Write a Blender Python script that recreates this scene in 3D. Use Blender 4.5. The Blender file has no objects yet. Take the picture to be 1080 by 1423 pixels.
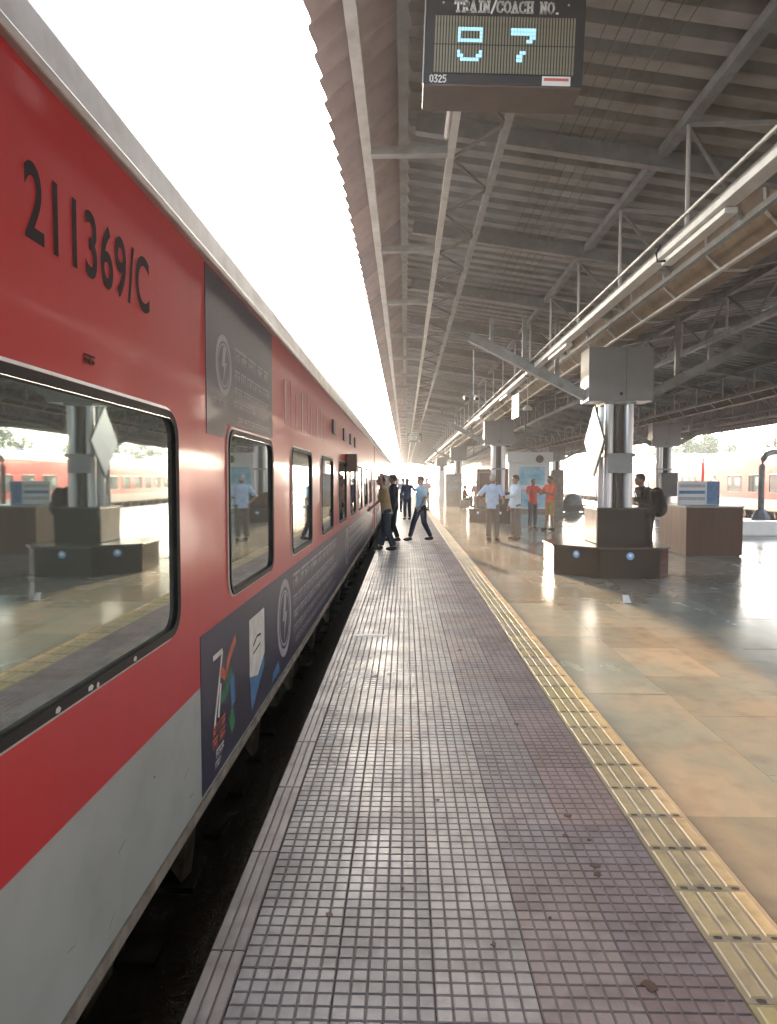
import bpy, bmesh, math, random
from mathutils import Vector, Matrix, noise
random.seed(7)
R = math.radians
scene = bpy.context.scene
C = scene.collection

# ------------------------------------------------------------------ camera
CAMZ = 1.6
FPX = 942.0                        # focal length in photo pixels (1080 wide)
cam_d = bpy.data.cameras.new('camera')
cam = bpy.data.objects.new('camera', cam_d); C.objects.link(cam)
cam_d.sensor_fit = 'HORIZONTAL'; cam_d.sensor_width = 36.0
cam_d.lens = 36.0 * FPX / 1080.0
cam_d.clip_start = 0.05; cam_d.clip_end = 6000
cam.location = (0, 0, CAMZ)
cam.rotation_euler = (R(90 - 2.70), 0, R(1.40))
scene.camera = cam

# ------------------------------------------------------------------ sky, sun, exposure
SUNV = Vector((-0.80, 3.6, 1.0)).normalized()
elev = math.asin(SUNV.z); azim = math.atan2(SUNV.x, SUNV.y)
world = bpy.data.worlds.new('World'); scene.world = world
world.use_nodes = True
wn = world.node_tree; wn.nodes.clear()
sky = wn.nodes.new('ShaderNodeTexSky'); sky.sky_type = 'NISHITA'
sky.sun_disc = False; sky.sun_elevation = elev; sky.sun_rotation = azim
sky.air_density = 1.0; sky.dust_density = 2.0; sky.ozone_density = 1.0
bgn = wn.nodes.new('ShaderNodeBackground'); bgn.inputs['Strength'].default_value = 0.15
hsv = wn.nodes.new('ShaderNodeHueSaturation'); hsv.inputs['Saturation'].default_value = 0.6
wout = wn.nodes.new('ShaderNodeOutputWorld')
wn.links.new(sky.outputs[0], hsv.inputs['Color']); wn.links.new(hsv.outputs[0], bgn.inputs['Color'])
wn.links.new(bgn.outputs[0], wout.inputs['Surface'])
sd = bpy.data.lights.new('sun', 'SUN'); sd.energy = 2.0; sd.angle = R(1.0); sd.color = (1.0, 0.65, 0.40)
sun = bpy.data.objects.new('sun', sd); C.objects.link(sun)
sun.rotation_euler = (-SUNV).to_track_quat('-Z', 'Y').to_euler(); sun.location = SUNV * 60
vs = scene.view_settings
vs.view_transform = 'Standard'; vs.look = 'None'; vs.exposure = 3.6; vs.gamma = 1.0; vs.use_curve_mapping = False

# ------------------------------------------------------------------ materials
def mat(name, c1, c2=None, rough=0.6, metal=0.0, scale=4.0, bump=0.0, bscale=30.0, spec=0.5, coat=0.0,
        rvar=0.0, objcol=0.0, emit=None, stretch=(1, 1, 1), detail=5.0, sharp=(0.35, 0.65), ior=None, dirt=None, geo=False):
    m = bpy.data.materials.new(name); m.use_nodes = True
    nt = m.node_tree; b = nt.nodes['Principled BSDF']; L = nt.links
    b.inputs['Roughness'].default_value = rough; b.inputs['Metallic'].default_value = metal
    b.inputs['Specular IOR Level'].default_value = spec
    b.inputs['Coat Weight'].default_value = coat; b.inputs['Coat Roughness'].default_value = 0.08
    c1 = (*c1, 1); c2 = (*(c2 or c1[:3]), 1)
    if geo:
        tc = nt.nodes.new('ShaderNodeNewGeometry'); vec = tc.outputs['Position']
    else:
        tc = nt.nodes.new('ShaderNodeTexCoord'); vec = tc.outputs['Object']
    mp = nt.nodes.new('ShaderNodeMapping'); mp.inputs['Scale'].default_value = stretch
    L.new(vec, mp.inputs['Vector'])
    nz = nt.nodes.new('ShaderNodeTexNoise'); nz.inputs['Scale'].default_value = scale; nz.inputs['Detail'].default_value = detail
    nz.inputs['Roughness'].default_value = 0.62
    L.new(mp.outputs[0], nz.inputs['Vector'])
    rp = nt.nodes.new('ShaderNodeMapRange'); rp.inputs['From Min'].default_value = sharp[0]; rp.inputs['From Max'].default_value = sharp[1]
    L.new(nz.outputs['Fac'], rp.inputs['Value'])
    mx = nt.nodes.new('ShaderNodeMix'); mx.data_type = 'RGBA'
    mx.inputs['A'].default_value = c1; mx.inputs['B'].default_value = c2
    L.new(rp.outputs[0], mx.inputs['Factor'])
    col = mx.outputs['Result']
    if dirt:                       # a finer second layer of grime: (colour, amount, scale)
        n2 = nt.nodes.new('ShaderNodeTexNoise'); n2.inputs['Scale'].default_value = dirt[2]; n2.inputs['Detail'].default_value = 8
        L.new(vec, n2.inputs['Vector'])
        r2 = nt.nodes.new('ShaderNodeMapRange'); r2.inputs['From Min'].default_value = 0.48; r2.inputs['From Max'].default_value = 0.75
        r2.inputs['To Max'].default_value = dirt[1]
        L.new(n2.outputs['Fac'], r2.inputs['Value'])
        m2 = nt.nodes.new('ShaderNodeMix'); m2.data_type = 'RGBA'; m2.inputs['B'].default_value = (*dirt[0], 1)
        L.new(r2.outputs[0], m2.inputs['Factor']); L.new(col, m2.inputs['A']); col = m2.outputs['Result']
    if objcol:
        oi = nt.nodes.new('ShaderNodeObjectInfo')
        mm = nt.nodes.new('ShaderNodeMix'); mm.data_type = 'RGBA'; mm.blend_type = 'MULTIPLY'; mm.inputs['Factor'].default_value = objcol
        L.new(col, mm.inputs['A']); L.new(oi.outputs['Color'], mm.inputs['B']); col = mm.outputs['Result']
    L.new(col, b.inputs['Base Color'])
    if rvar:
        rr = nt.nodes.new('ShaderNodeMapRange'); rr.inputs['To Min'].default_value = max(0.02, rough - rvar); rr.inputs['To Max'].default_value = rough + rvar
        rr.inputs['From Min'].default_value = 0.3; rr.inputs['From Max'].default_value = 0.7
        L.new(nz.outputs['Fac'], rr.inputs['Value']); L.new(rr.outputs[0], b.inputs['Roughness'])
    if bump:
        n3 = nt.nodes.new('ShaderNodeTexNoise'); n3.inputs['Scale'].default_value = bscale; n3.inputs['Detail'].default_value = 3
        L.new(mp.outputs[0], n3.inputs['Vector'])
        bp = nt.nodes.new('ShaderNodeBump'); bp.inputs['Strength'].default_value = bump; bp.inputs['Distance'].default_value = 0.01
        L.new(n3.outputs['Fac'], bp.inputs['Height']); L.new(bp.outputs[0], b.inputs['Normal'])
    if emit:
        b.inputs['Emission Color'].default_value = (*emit[0], 1); b.inputs['Emission Strength'].default_value = emit[1]
    return m

M = {}
M['red'] = mat('red_coach_paint', (0.56, 0.020, 0.024), (0.49, 0.022, 0.027), 0.30, scale=1.6, bump=0.20, bscale=2.4, coat=0.45, detail=6, sharp=(0.2, 0.8), stretch=(1, 1.6, 0.35))
M['cgrey'] = mat('grey_coach_paint', (0.37, 0.385, 0.365), (0.32, 0.335, 0.315), 0.38, scale=1.5, bump=0.06, bscale=2.5, coat=0.2, dirt=((0.20, 0.19, 0.16), 0.35, 5.0))
M['wrap'] = mat('dark_vinyl_wrap', (0.040, 0.042, 0.075), (0.060, 0.052, 0.072), 0.33, scale=0.8, bump=0.05, bscale=3.0, coat=0.25)
M['print'] = mat('pale_print', (0.42, 0.41, 0.45), (0.32, 0.31, 0.35), 0.45, scale=12)
M['printw'] = mat('white_print', (0.72, 0.70, 0.66), (0.55, 0.54, 0.50), 0.45, scale=8)
M['porange'] = mat('orange_print', (0.62, 0.14, 0.06), (0.40, 0.10, 0.05), 0.45, scale=9)
M['pgreen'] = mat('green_print', (0.05, 0.22, 0.09), (0.03, 0.13, 0.07), 0.45, scale=9)
M['pblue'] = mat('blue_print', (0.08, 0.22, 0.42), (0.05, 0.12, 0.26), 0.45, scale=9)
M['palebar'] = mat('pale_bar_tone', (0.50, 0.34, 0.34), (0.40, 0.22, 0.22), 0.4, scale=7)  # pale pinkish tone of the upright bars on the coach side
M['ink'] = mat('black_lettering', (0.02, 0.015, 0.018), (0.035, 0.02, 0.024), 0.6, scale=15, spec=0.1)
M['rubber'] = mat('black_rubber', (0.005, 0.005, 0.006), (0.010, 0.009, 0.009), 0.5, scale=14, spec=0.2)
M['roofm'] = mat('silver_coach_roof', (0.50, 0.50, 0.49), (0.34, 0.33, 0.31), 0.42, metal=0.15, scale=2.5, dirt=((0.18, 0.15, 0.12), 0.5, 4))
M['gutterm'] = mat('pale_gutter_strip', (0.55, 0.53, 0.50), (0.42, 0.38, 0.34), 0.4, scale=6)
M['glass'] = mat('tinted_mirror_glass', (0.52, 0.57, 0.53), (0.46, 0.52, 0.48), 0.025, metal=0.86, scale=1.2, bump=0.015, bscale=3.0)
M['under'] = mat('underframe_grime', (0.035, 0.030, 0.026), (0.06, 0.048, 0.038), 0.75, scale=6)
M['bracket'] = mat('dusty_steel', (0.26, 0.22, 0.18), (0.14, 0.115, 0.09), 0.7, scale=8)
M['rust'] = mat('rusty_rail', (0.14, 0.075, 0.045), (0.08, 0.045, 0.03), 0.6, scale=9)
M['brownbox'] = mat('brown_painted_box', (0.16, 0.085, 0.05), (0.11, 0.06, 0.04), 0.45, scale=7)
M['ballast'] = mat('ballast_stones', (0.05, 0.043, 0.036), (0.085, 0.07, 0.055), 0.9, scale=25, bump=0.6, bscale=60)
M['earth'] = mat('dusty_ground', (0.30, 0.26, 0.20), (0.23, 0.20, 0.155), 0.95, scale=0.4)
M['concrete'] = mat('platform_concrete', (0.16, 0.145, 0.125), (0.09, 0.08, 0.07), 0.8, scale=3, dirt=((0.04, 0.035, 0.03), 0.6, 6))
M['chq'] = mat('chequer_tile_face', (0.58, 0.55, 0.535), (0.47, 0.44, 0.425), 0.47, scale=3.0, bump=0.12, bscale=120, rvar=0.10, objcol=1.0, dirt=((0.16, 0.11, 0.10), 0.5, 9), geo=True)
M['groove'] = mat('chequer_tile_groove_dirt', (0.15, 0.128, 0.12), (0.21, 0.18, 0.17), 0.85, scale=5, geo=True)
M['yel'] = mat('yellow_tactile_tile', (0.60, 0.475, 0.22), (0.52, 0.42, 0.23), 0.5, scale=6, bump=0.1, bscale=90, objcol=1.0, dirt=((0.20, 0.16, 0.11), 0.6, 10), geo=True)
M['yelg'] = mat('tactile_tile_base', (0.40, 0.33, 0.19), (0.32, 0.27, 0.17), 0.65, scale=8, geo=True, objcol=1.0)
M['dot'] = mat('dirt_in_tile_ends', (0.05, 0.042, 0.035), (0.08, 0.065, 0.05), 0.8)
M['slab'] = mat('polished_stone_slab', (0.27, 0.255, 0.205), (0.165, 0.20, 0.185), 0.20, scale=0.9, spec=0.35, bump=0.05, bscale=1.8, rvar=0.10, objcol=1.0, sharp=(0.40, 0.60), dirt=((0.14, 0.13, 0.11), 0.5, 5), geo=True, detail=7, stretch=(1, 0.6, 1))
M['stain'] = mat('betel_stain', (0.07, 0.025, 0.018), (0.10, 0.045, 0.03), 0.6, scale=30)
M['paper'] = mat('paper_and_white_strip', (0.8, 0.79, 0.76), (0.7, 0.69, 0.66), 0.6)
M['sheet'] = mat('corrugated_sheet', (0.34, 0.35, 0.35), (0.22, 0.225, 0.22), 0.55, metal=0.0, scale=1.1, objcol=1.0, stretch=(0.35, 1.6, 1), dirt=((0.12, 0.10, 0.08), 0.6, 3.5))
M['eave'] = mat('eave_sheet_glare_pink', (0.52, 0.41, 0.42), (0.43, 0.34, 0.35), 0.5, scale=1.2, objcol=1.0, dirt=((0.16, 0.12, 0.10), 0.4, 3.5))  # pink lift of the lens glare is put into this colour
M['steel'] = mat('grey_painted_steel', (0.26, 0.28, 0.29), (0.18, 0.19, 0.195), 0.5, scale=4, dirt=((0.12, 0.09, 0.065), 0.5, 6))
M['steell'] = mat('pale_and_lit_steel', (0.50, 0.50, 0.49), (0.38, 0.375, 0.36), 0.45, scale=3, dirt=((0.2, 0.16, 0.12), 0.4, 7))  # pale steel; also carries the lit look of two girder chords
M['steeld'] = mat('dark_painted_steel', (0.11, 0.105, 0.10), (0.07, 0.065, 0.06), 0.55, scale=4)
M['tray'] = mat('white_cable_tray', (0.58, 0.58, 0.565), (0.47, 0.47, 0.45), 0.4, scale=5)
M['vgut'] = mat('rusty_valley_gutter', (0.24, 0.185, 0.13), (0.16, 0.12, 0.085), 0.6, scale=2.2, dirt=((0.09, 0.06, 0.04), 0.5, 5))
M['headbox'] = mat('grey_column_cladding', (0.21, 0.215, 0.225), (0.18, 0.185, 0.195), 0.38, metal=0.2, scale=2)
M['ss'] = mat('brushed_stainless', (0.52, 0.52, 0.53), (0.44, 0.44, 0.45), 0.38, metal=0.6, scale=2, stretch=(6, 6, 0.4))
M['granite'] = mat('black_granite', (0.005, 0.005, 0.005), (0.010, 0.009, 0.008), 0.16, scale=60, spec=0.05)
M['granite_top'] = mat('black_granite_cap', (0.012, 0.011, 0.010), (0.02, 0.018, 0.016), 0.2, scale=60, spec=0.3)
M['cream'] = mat('cream_pedestal_side', (0.55, 0.45, 0.33), (0.45, 0.36, 0.27), 0.3, scale=3)
M['signw'] = mat('white_sign_enamel', (0.80, 0.79, 0.74), (0.72, 0.70, 0.66), 0.35, scale=3)
M['sticker'] = mat('blue_sticker', (0.16, 0.42, 0.75), (0.12, 0.34, 0.66), 0.35, scale=8)
M['lam'] = mat('brown_laminate', (0.115, 0.060, 0.042), (0.09, 0.047, 0.033), 0.5, spec=0.15, scale=1.2, stretch=(5, 5, 0.6))
M['laml'] = mat('tan_laminate', (0.23, 0.14, 0.088), (0.185, 0.11, 0.07), 0.5, spec=0.15, scale=1.2, stretch=(5, 5, 0.6))
M['lamtop'] = mat('grey_counter_top', (0.22, 0.215, 0.22), (0.17, 0.165, 0.17), 0.3, scale=6)
M['boardk'] = mat('indicator_case', (0.035, 0.037, 0.045), (0.028, 0.03, 0.036), 0.4, scale=3)
M['boardu'] = mat('indicator_underside', (0.12, 0.095, 0.09), (0.09, 0.07, 0.068), 0.5, scale=3)
M['led'] = mat('lit_led', (0.2, 0.4, 0.55), None, 0.4, emit=((0.42, 0.78, 1.0), 0.085))
M['ledoff'] = mat('unlit_led_strip', (0.27, 0.25, 0.18), (0.22, 0.205, 0.15), 0.55, scale=40)
M['letter'] = mat('white_letters', (0.78, 0.78, 0.76), None, 0.5)
M['redp'] = mat('red_label_print', (0.6, 0.12, 0.12), None, 0.5)
M['black'] = mat('black_plastic', (0.018, 0.018, 0.02), (0.03, 0.03, 0.03), 0.45)
M['stall'] = mat('white_stall_panel', (0.66, 0.68, 0.68), (0.58, 0.60, 0.60), 0.45, scale=1.5)
M['stallb'] = mat('blue_stall_print', (0.10, 0.36, 0.55), (0.35, 0.58, 0.66), 0.4, scale=2.6)
M['stallg'] = mat('grey_brown_stall', (0.22, 0.19, 0.16), (0.16, 0.14, 0.12), 0.55, scale=2)
M['tarp'] = mat('grey_tarpaulin', (0.15, 0.16, 0.17), (0.10, 0.105, 0.115), 0.6, scale=5, bump=0.4, bscale=12)
M['skin'] = mat('skin', (0.24, 0.125, 0.08), (0.20, 0.10, 0.062), 0.5, scale=12)
M['hair'] = mat('black_hair', (0.012, 0.010, 0.009), (0.02, 0.017, 0.014), 0.5, scale=40)
M['hairg'] = mat('grey_hair', (0.42, 0.41, 0.40), (0.28, 0.27, 0.26), 0.6, scale=40)
def cloth(name, c, k=0.78):
    M[name] = mat(name, c, tuple(x * k for x in c), 0.85, scale=9, bump=0.35, bscale=16, spec=0.2)
cloth('tan_cotton', (0.36, 0.27, 0.13)); cloth('navy_denim', (0.022, 0.027, 0.05)); cloth('black_cloth', (0.015, 0.015, 0.018))
cloth('sky_blue_knit', (0.33, 0.58, 0.74)); cloth('pale_blue_cotton', (0.48, 0.62, 0.82)); cloth('white_blue_cotton', (0.62, 0.72, 0.82))
cloth('grey_trouser', (0.12, 0.105, 0.09)); cloth('brown_grey_trouser', (0.15, 0.13, 0.115)); cloth('red_cotton', (0.58, 0.07, 0.06))
cloth('orange_cotton', (0.68, 0.13, 0.06)); cloth('khaki_cotton', (0.40, 0.26, 0.11)); cloth('navy_cotton', (0.05, 0.06, 0.11))
cloth('pink_cotton', (0.50, 0.30, 0.28)); cloth('white_cotton', (0.6, 0.6, 0.58)); cloth('leather', (0.03, 0.022, 0.018))
M['leaf'] = mat('leaves', (0.055, 0.10, 0.03), (0.09, 0.13, 0.04), 0.6, scale=1.0)
M['bark'] = mat('bark', (0.11, 0.08, 0.055), (0.07, 0.05, 0.035), 0.9, scale=6)

# ------------------------------------------------------------------ mesh helpers
class MB:
    def __init__(s): s.v = []; s.f = []; s.mi = []; s.cur = 0
    def add(s, vs_, fs):
        o = len(s.v); s.v += [tuple(p) for p in vs_]; s.f += [tuple(i + o for i in f) for f in fs]; s.mi += [s.cur] * len(fs); return s
    def box(s, x0, x1, y0, y1, z0, z1):
        return s.add([(x0, y0, z0), (x1, y0, z0), (x1, y1, z0), (x0, y1, z0), (x0, y0, z1), (x1, y0, z1), (x1, y1, z1), (x0, y1, z1)],
                     [(0, 3, 2, 1), (4, 5, 6, 7), (0, 1, 5, 4), (1, 2, 6, 5), (2, 3, 7, 6), (3, 0, 4, 7)])
    def bar(s, a, b, w, h=None, up=(0, 0, 1)):
        a = Vector(a); b = Vector(b); h = h or w; d = (b - a).normalized(); u = Vector(up)
        if abs(d.dot(u)) > 0.98: u = Vector((1, 0, 0))
        x = d.cross(u).normalized(); u = x.cross(d).normalized()
        P = []
        for p in (a, b):
            for sx, sz in ((-1, -1), (1, -1), (1, 1), (-1, 1)): P.append(p + x * sx * w / 2 + u * sz * h / 2)
        return s.add(P, [(3, 2, 1, 0), (4, 5, 6, 7), (0, 1, 5, 4), (1, 2, 6, 5), (2, 3, 7, 6), (3, 0, 4, 7)])
    def tube(s, pts, r, n=10, r2=None, cap=True):
        pts = [Vector(p) for p in pts]; k = len(pts); rings = []
        for i, p in enumerate(pts):
            d = (pts[min(i + 1, k - 1)] - pts[max(i - 1, 0)]).normalized()
            u = Vector((0, 0, 1)) if abs(d.z) < 0.95 else Vector((1, 0, 0))
            x = d.cross(u).normalized(); u = x.cross(d)
            rr = r if r2 is None else r + (r2 - r) * i / max(1, k - 1)
            rings.append([p + (x * math.cos(t) + u * math.sin(t)) * rr for t in [2 * math.pi * j / n for j in range(n)]])
        V = [q for ring in rings for q in ring]; F = []
        for i in range(k - 1):
            for j in range(n):
                F.append((i * n + j, i * n + (j + 1) % n, (i + 1) * n + (j + 1) % n, (i + 1) * n + j))
        if cap: F.append(tuple(range(n - 1, -1, -1))); F.append(tuple((k - 1) * n + j for j in range(n)))
        return s.add(V, F)
    def prism(s, poly, z0, z1):
        n = len(poly); V = [(x, y, z0) for x, y in poly] + [(x, y, z1) for x, y in poly]
        F = [tuple(range(n - 1, -1, -1)), tuple(range(n, 2 * n))] + [(i, (i + 1) % n, n + (i + 1) % n, n + i) for i in range(n)]
        return s.add(V, F)
    def ell(s, c, r, nu=14, nv=9):
        V = [(c[0], c[1], c[2] - r[2])]; F = []
        for i in range(1, nv):
            t = -math.pi / 2 + math.pi * i / nv
            for j in range(nu):
                p = 2 * math.pi * j / nu
                V.append((c[0] + r[0] * math.cos(t) * math.cos(p), c[1] + r[1] * math.cos(t) * math.sin(p), c[2] + r[2] * math.sin(t)))
        V.append((c[0], c[1], c[2] + r[2])); top = len(V) - 1
        for j in range(nu):
            F.append((0, 1 + (j + 1) % nu, 1 + j)); F.append((top, 1 + (nv - 2) * nu + j, 1 + (nv - 2) * nu + (j + 1) % nu))
        for i in range(nv - 2):
            for j in range(nu):
                a = 1 + i * nu + j; b = 1 + i * nu + (j + 1) % nu
                F.append((a, b, b + nu, a + nu))
        return s.add(V, F)
    def loft(s, secs, n=14):       # (centre, rx, ry) horizontal ellipses
        V = []; F = []
        for c, rx, ry in secs:
            for j in range(n):
                t = 2 * math.pi * j / n; V.append((c[0] + rx * math.cos(t), c[1] + ry * math.sin(t), c[2]))
        k = len(secs)
        for i in range(k - 1):
            for j in range(n): F.append((i * n + j, i * n + (j + 1) % n, (i + 1) * n + (j + 1) % n, (i + 1) * n + j))
        F.append(tuple(range(n - 1, -1, -1))); F.append(tuple((k - 1) * n + j for j in range(n)))
        return s.add(V, F)
    def cone(s, a, ra, b, rb, n=12):
        s.tube([a, b], ra, n, rb); s.ell(a, (ra,) * 3, n, 7); return s.ell(b, (rb,) * 3, n, 7)
    def mesh(s, name, mats, smooth=False):
        me = bpy.data.meshes.new(name); me.from_pydata(s.v, [], s.f)
        for m in (mats if isinstance(mats, (list, tuple)) else [mats]): me.materials.append(M[m] if isinstance(m, str) else m)
        for p, i in zip(me.polygons, s.mi): p.material_index = i; p.use_smooth = smooth
        me.update(); return me

def link(name, me, parent=None, loc=(0, 0, 0), rot=(0, 0, 0), color=None, bevel=0):
    o = bpy.data.objects.new(name, me); C.objects.link(o)
    o.parent = parent; o.location = loc; o.rotation_euler = rot
    if color: o.color = color
    if bevel:
        md = o.modifiers.new('bevel', 'BEVEL'); md.width = bevel; md.segments = 2; md.limit_method = 'ANGLE'
    return o
def part(name, mb, m, parent=None, loc=(0, 0, 0), rot=(0, 0, 0), smooth=False, bevel=0, label=None):
    o = link(name, mb.mesh(name, m, smooth), parent, loc, rot, None, bevel)
    if label: o['label'] = label
    return o
def thing(name, label, cat, loc=(0, 0, 0), rz=0, group=None):
    o = bpy.data.objects.new(name, None); C.objects.link(o); o.location = loc; o.rotation_euler = (0, 0, rz)
    o.empty_display_size = 0.2
    return tag(o, label, cat, group)
def tag(o, label, cat, group=None):
    o['label'] = label; o['category'] = cat
    if group: o['group'] = group
    return o
def struct(name, mb, m, parent=None):
    o = part(name, mb, m, parent); o['kind'] = 'structure'; return o
def copy_tree(o, parent=None):
    c = o.copy(); C.objects.link(c); c.parent = parent
    for ch in list(o.children): copy_tree(ch, c)
    return c

# ------------------------------------------------------------------ ground, tracks, platform
PE, PR = -0.66, 14.74              # platform edges
YN, YF = -60.0, 170.0
def recalc_sheet(name, x0, x1, y0, y1, z, m):
    return struct(name, MB().add([(x0, y0, z), (x1, y0, z), (x1, y1, z), (x0, y1, z)], [(0, 1, 2, 3)]), m)
recalc_sheet('ground', -1500, 1500, -600, 2500, -1.06, 'earth')
for cx in (-2.62, 16.4, 20.65):
    t = MB().box(cx - 1.9, cx + 1.9, -60, 260, -1.055, -0.98)
    bed = struct('track_bed', t, 'ballast')
    rm = MB().box(-0.035, 0.035, -60, 260, -0.98, -0.84).mesh('rail', 'rust')
    for sx in (-0.838, 0.838): link('rail', rm, bed, (cx + sx, 0, 0))
    sm = MB().box(-1.3, 1.3, -0.12, 0.12, 0, 0.035).mesh('sleeper', 'under')
    for k in range(60): link('sleeper', sm, bed, (cx, -1 + k * 0.65, -0.978))
plat = struct('platform', MB().box(PE + 0.02, PR - 0.02, YN, YF, -1.05, -0.030), 'concrete')

# chequered tiles, 5 across
TW = 0.3174; CX0 = -0.54
def chequer_mesh():
    b = MB(); g = TW / 6; h = TW / 2 - 0.0012
    b.cur = 1; b.box(-h, h, -h, h, -0.026, -0.0045); b.cur = 0
    for i in range(6):
        for j in range(6):
            x0 = -TW / 2 + i * g; y0 = -TW / 2 + j * g; e = 0.0030; k = 0.0056
            V = [(x0 + e, y0 + e, -0.0046), (x0 + g - e, y0 + e, -0.0046), (x0 + g - e, y0 + g - e, -0.0046), (x0 + e, y0 + g - e, -0.0046),
                 (x0 + k, y0 + k, 0), (x0 + g - k, y0 + k, 0), (x0 + g - k, y0 + g - k, 0), (x0 + k, y0 + g - k, 0)]
            b.add(V, [(4, 5, 6, 7), (0, 1, 5, 4), (1, 2, 6, 5), (2, 3, 7, 6), (3, 0, 4, 7)])
    return b.mesh('chequer_tile', ['chq', 'groove'])
cm = chequer_mesh()
base_t = [(0.50, 0.49, 0.47), (0.54, 0.51, 0.49), (0.70, 0.68, 0.64), (0.58, 0.51, 0.50), (0.52, 0.42, 0.42)]
for r in range(60):
    for c in range(5):
        k = random.uniform(0.82, 1.16); q = random.uniform(-0.03, 0.03); t = base_t[c]
        link('chequer_tile', cm, plat, (CX0 + TW * (c + 0.5), 1.35 + TW * r, random.uniform(-0.0014, 0)),
             (random.uniform(-.0015, .0015), random.uniform(-.0015, .0015), 0), (t[0] * k + q, t[1] * k, t[2] * k - q, 1))
yend = 1.35 + TW * 59.5
b = MB()                           # the paving beyond, still bossed but joined
g = TW / 6
b.cur = 1; b.add([(CX0, yend, -0.0045), (CX0 + 5 * TW, yend, -0.0045), (CX0 + 5 * TW, YF, -0.0045), (CX0, YF, -0.0045)], [(0, 1, 2, 3)])
b.add([(CX0, YN, -0.0045), (CX0 + 5 * TW, YN, -0.0045), (CX0 + 5 * TW, 1.19, -0.0045), (CX0, 1.19, -0.0045)], [(0, 1, 2, 3)]); b.cur = 0
for i in range(30):
    y = yend
    while y < 45:
        b.add([(CX0 + i * g + .005, y + .005, 0), (CX0 + (i + 1) * g - .005, y + .005, 0), (CX0 + (i + 1) * g - .005, y + g - .005, 0), (CX0 + i * g + .005, y + g - .005, 0)], [(0, 1, 2, 3)]); y += g
    b.add([(CX0 + i * g + .005, 45, 0), (CX0 + (i + 1) * g - .005, 45, 0), (CX0 + (i + 1) * g - .005, YF, 0), (CX0 + i * g + .005, YF, 0)], [(0, 1, 2, 3)])
o = part('chequer_paving', b, ['chq', 'groove'], plat); o['kind'] = 'stuff'; o.color = (0.58, 0.54, 0.52, 1)

# ribbed coping stones along the edge
b = MB(); b.cur = 1; b.box(0, 0.118, -0.305, 0.305, -0.06, -0.004); b.cur = 0
for i in range(3): b.box(0.004 + i * 0.039, 0.004 + i * 0.039 + 0.031, -0.304, 0.304, -0.0042, 0.0)
cpm = b.mesh('coping_stone', ['chq', 'groove'])
for k in range(90):
    t = random.uniform(0.42, 0.58); link('coping_stone', cpm, plat, (PE, 1.3 + 0.615 * k, random.uniform(-.001, 0)), (0, 0, 0), (t, t * 0.94, t * 0.9, 1))
o = part('coping_strip', MB().box(PE, PE + 0.118, YN, 0.98, -0.06, -0.002).box(PE, PE + 0.118, 1.3 + 0.615 * 89.5 + 0.01, YF, -0.06, -0.002), 'chq', plat); o.color = (0.5, 0.47, 0.46, 1)

# yellow tactile strip
YW = 0.29; YX = 1.050
b = MB(); b.cur = 1; b.box(0, YW, -YW / 2 + .001, YW / 2 - .001, -0.026, 0.0005)
for i in range(4):
    x = 0.018 + i * 0.0665; b.cur = 0
    a0, a1, z = -YW / 2 + 0.022, YW / 2 - 0.012, 0.0034
    V = [(x, a0, .0004), (x + .055, a0, .0004), (x + .055, a1, .0004), (x, a1, .0004), (x + .006, a0 + .008, z), (x + .049, a0 + .008, z), (x + .049, a1 - .008, z), (x + .006, a1 - .008, z)]
    b.add(V, [(4, 5, 6, 7), (0, 1, 5, 4), (1, 2, 6, 5), (2, 3, 7, 6), (3, 0, 4, 7)])
    b.cur = 2; b.add([(x + .014, -YW / 2 + .004, .0012), (x + .041, -YW / 2 + .002, .0012), (x + .044, -YW / 2 + .016, .0012), (x + .028, -YW / 2 + .021, .0012), (x + .012, -YW / 2 + .017, .0012)], [(0, 1, 2, 3, 4)])
tm = b.mesh('tactile_tile', ['yel', 'yelg', 'dot'])
for k in range(110):
    t = random.uniform(0.82, 1.06); u = random.uniform(0.85, 1.12)
    link('tactile_tile', tm, plat, (YX, 1.3 + YW * k, random.uniform(-.0012, 0)), (0, 0, 0), (t, t * random.uniform(.96, 1.0), t * u, 1))
o = part('tactile_strip', MB().box(YX, YX + YW, YN, 1.15, -0.026, 0.001).box(YX, YX + YW, 1.3 + YW * 109.5 + .002, YF, -0.026, 0.001), 'yel', plat); o.color = (0.92, 0.9, 0.95, 1)

# polished stone slabs
SX0 = YX + YW + 0.003; SW, SL = 0.62, 0.93
cells = []
for i in range(22):
    for j in range(46):
        x = SX0 + i * SW; y = 0.4 + j * SL + (0.46 if i % 2 else 0)
        if x + SW > PR: continue
        xc, yc = x + SW / 2, y + SL / 2
        sx = 563 + FPX * xc / yc
        vis = sx < 1160
        cells.append((0 if vis else 1, yc * yc * (1 if vis else 9), x, y))
cells.sort()
smesh = MB().box(0.0015, SW - 0.0015, 0.0015, SL - 0.0015, -0.028, 0).mesh('stone_slab', 'slab')
def slabcol():
    k = random.uniform(0.74, 1.14); w = random.uniform(-0.05, 0.06); return (k + w, k, k - w * 0.8, 1)
for n_, (_, _, x, y) in enumerate(cells[:300]):
    link('stone_slab', smesh, plat, (x, y, random.uniform(-.0012, 0)), (random.uniform(-.002, .002), random.uniform(-.002, .002), 0), slabcol())
b = MB()
for (_, _, x, y) in cells[300:]: b.box(x + .002, x + SW - .002, y + .002, y + SL - .002, -0.028, random.uniform(-.001, 0))
ymax = 0.4 + 46 * SL
b.box(SX0, PR - 0.3, ymax + 0.47, YF, -0.028, -0.0005).box(SX0, PR - 0.3, YN, 0.395, -0.028, -0.0005)
o = part('stone_paving', b, 'slab', plat); o['kind'] = 'stuff'; o.color = (0.96, 0.97, 0.93, 1)

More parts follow.
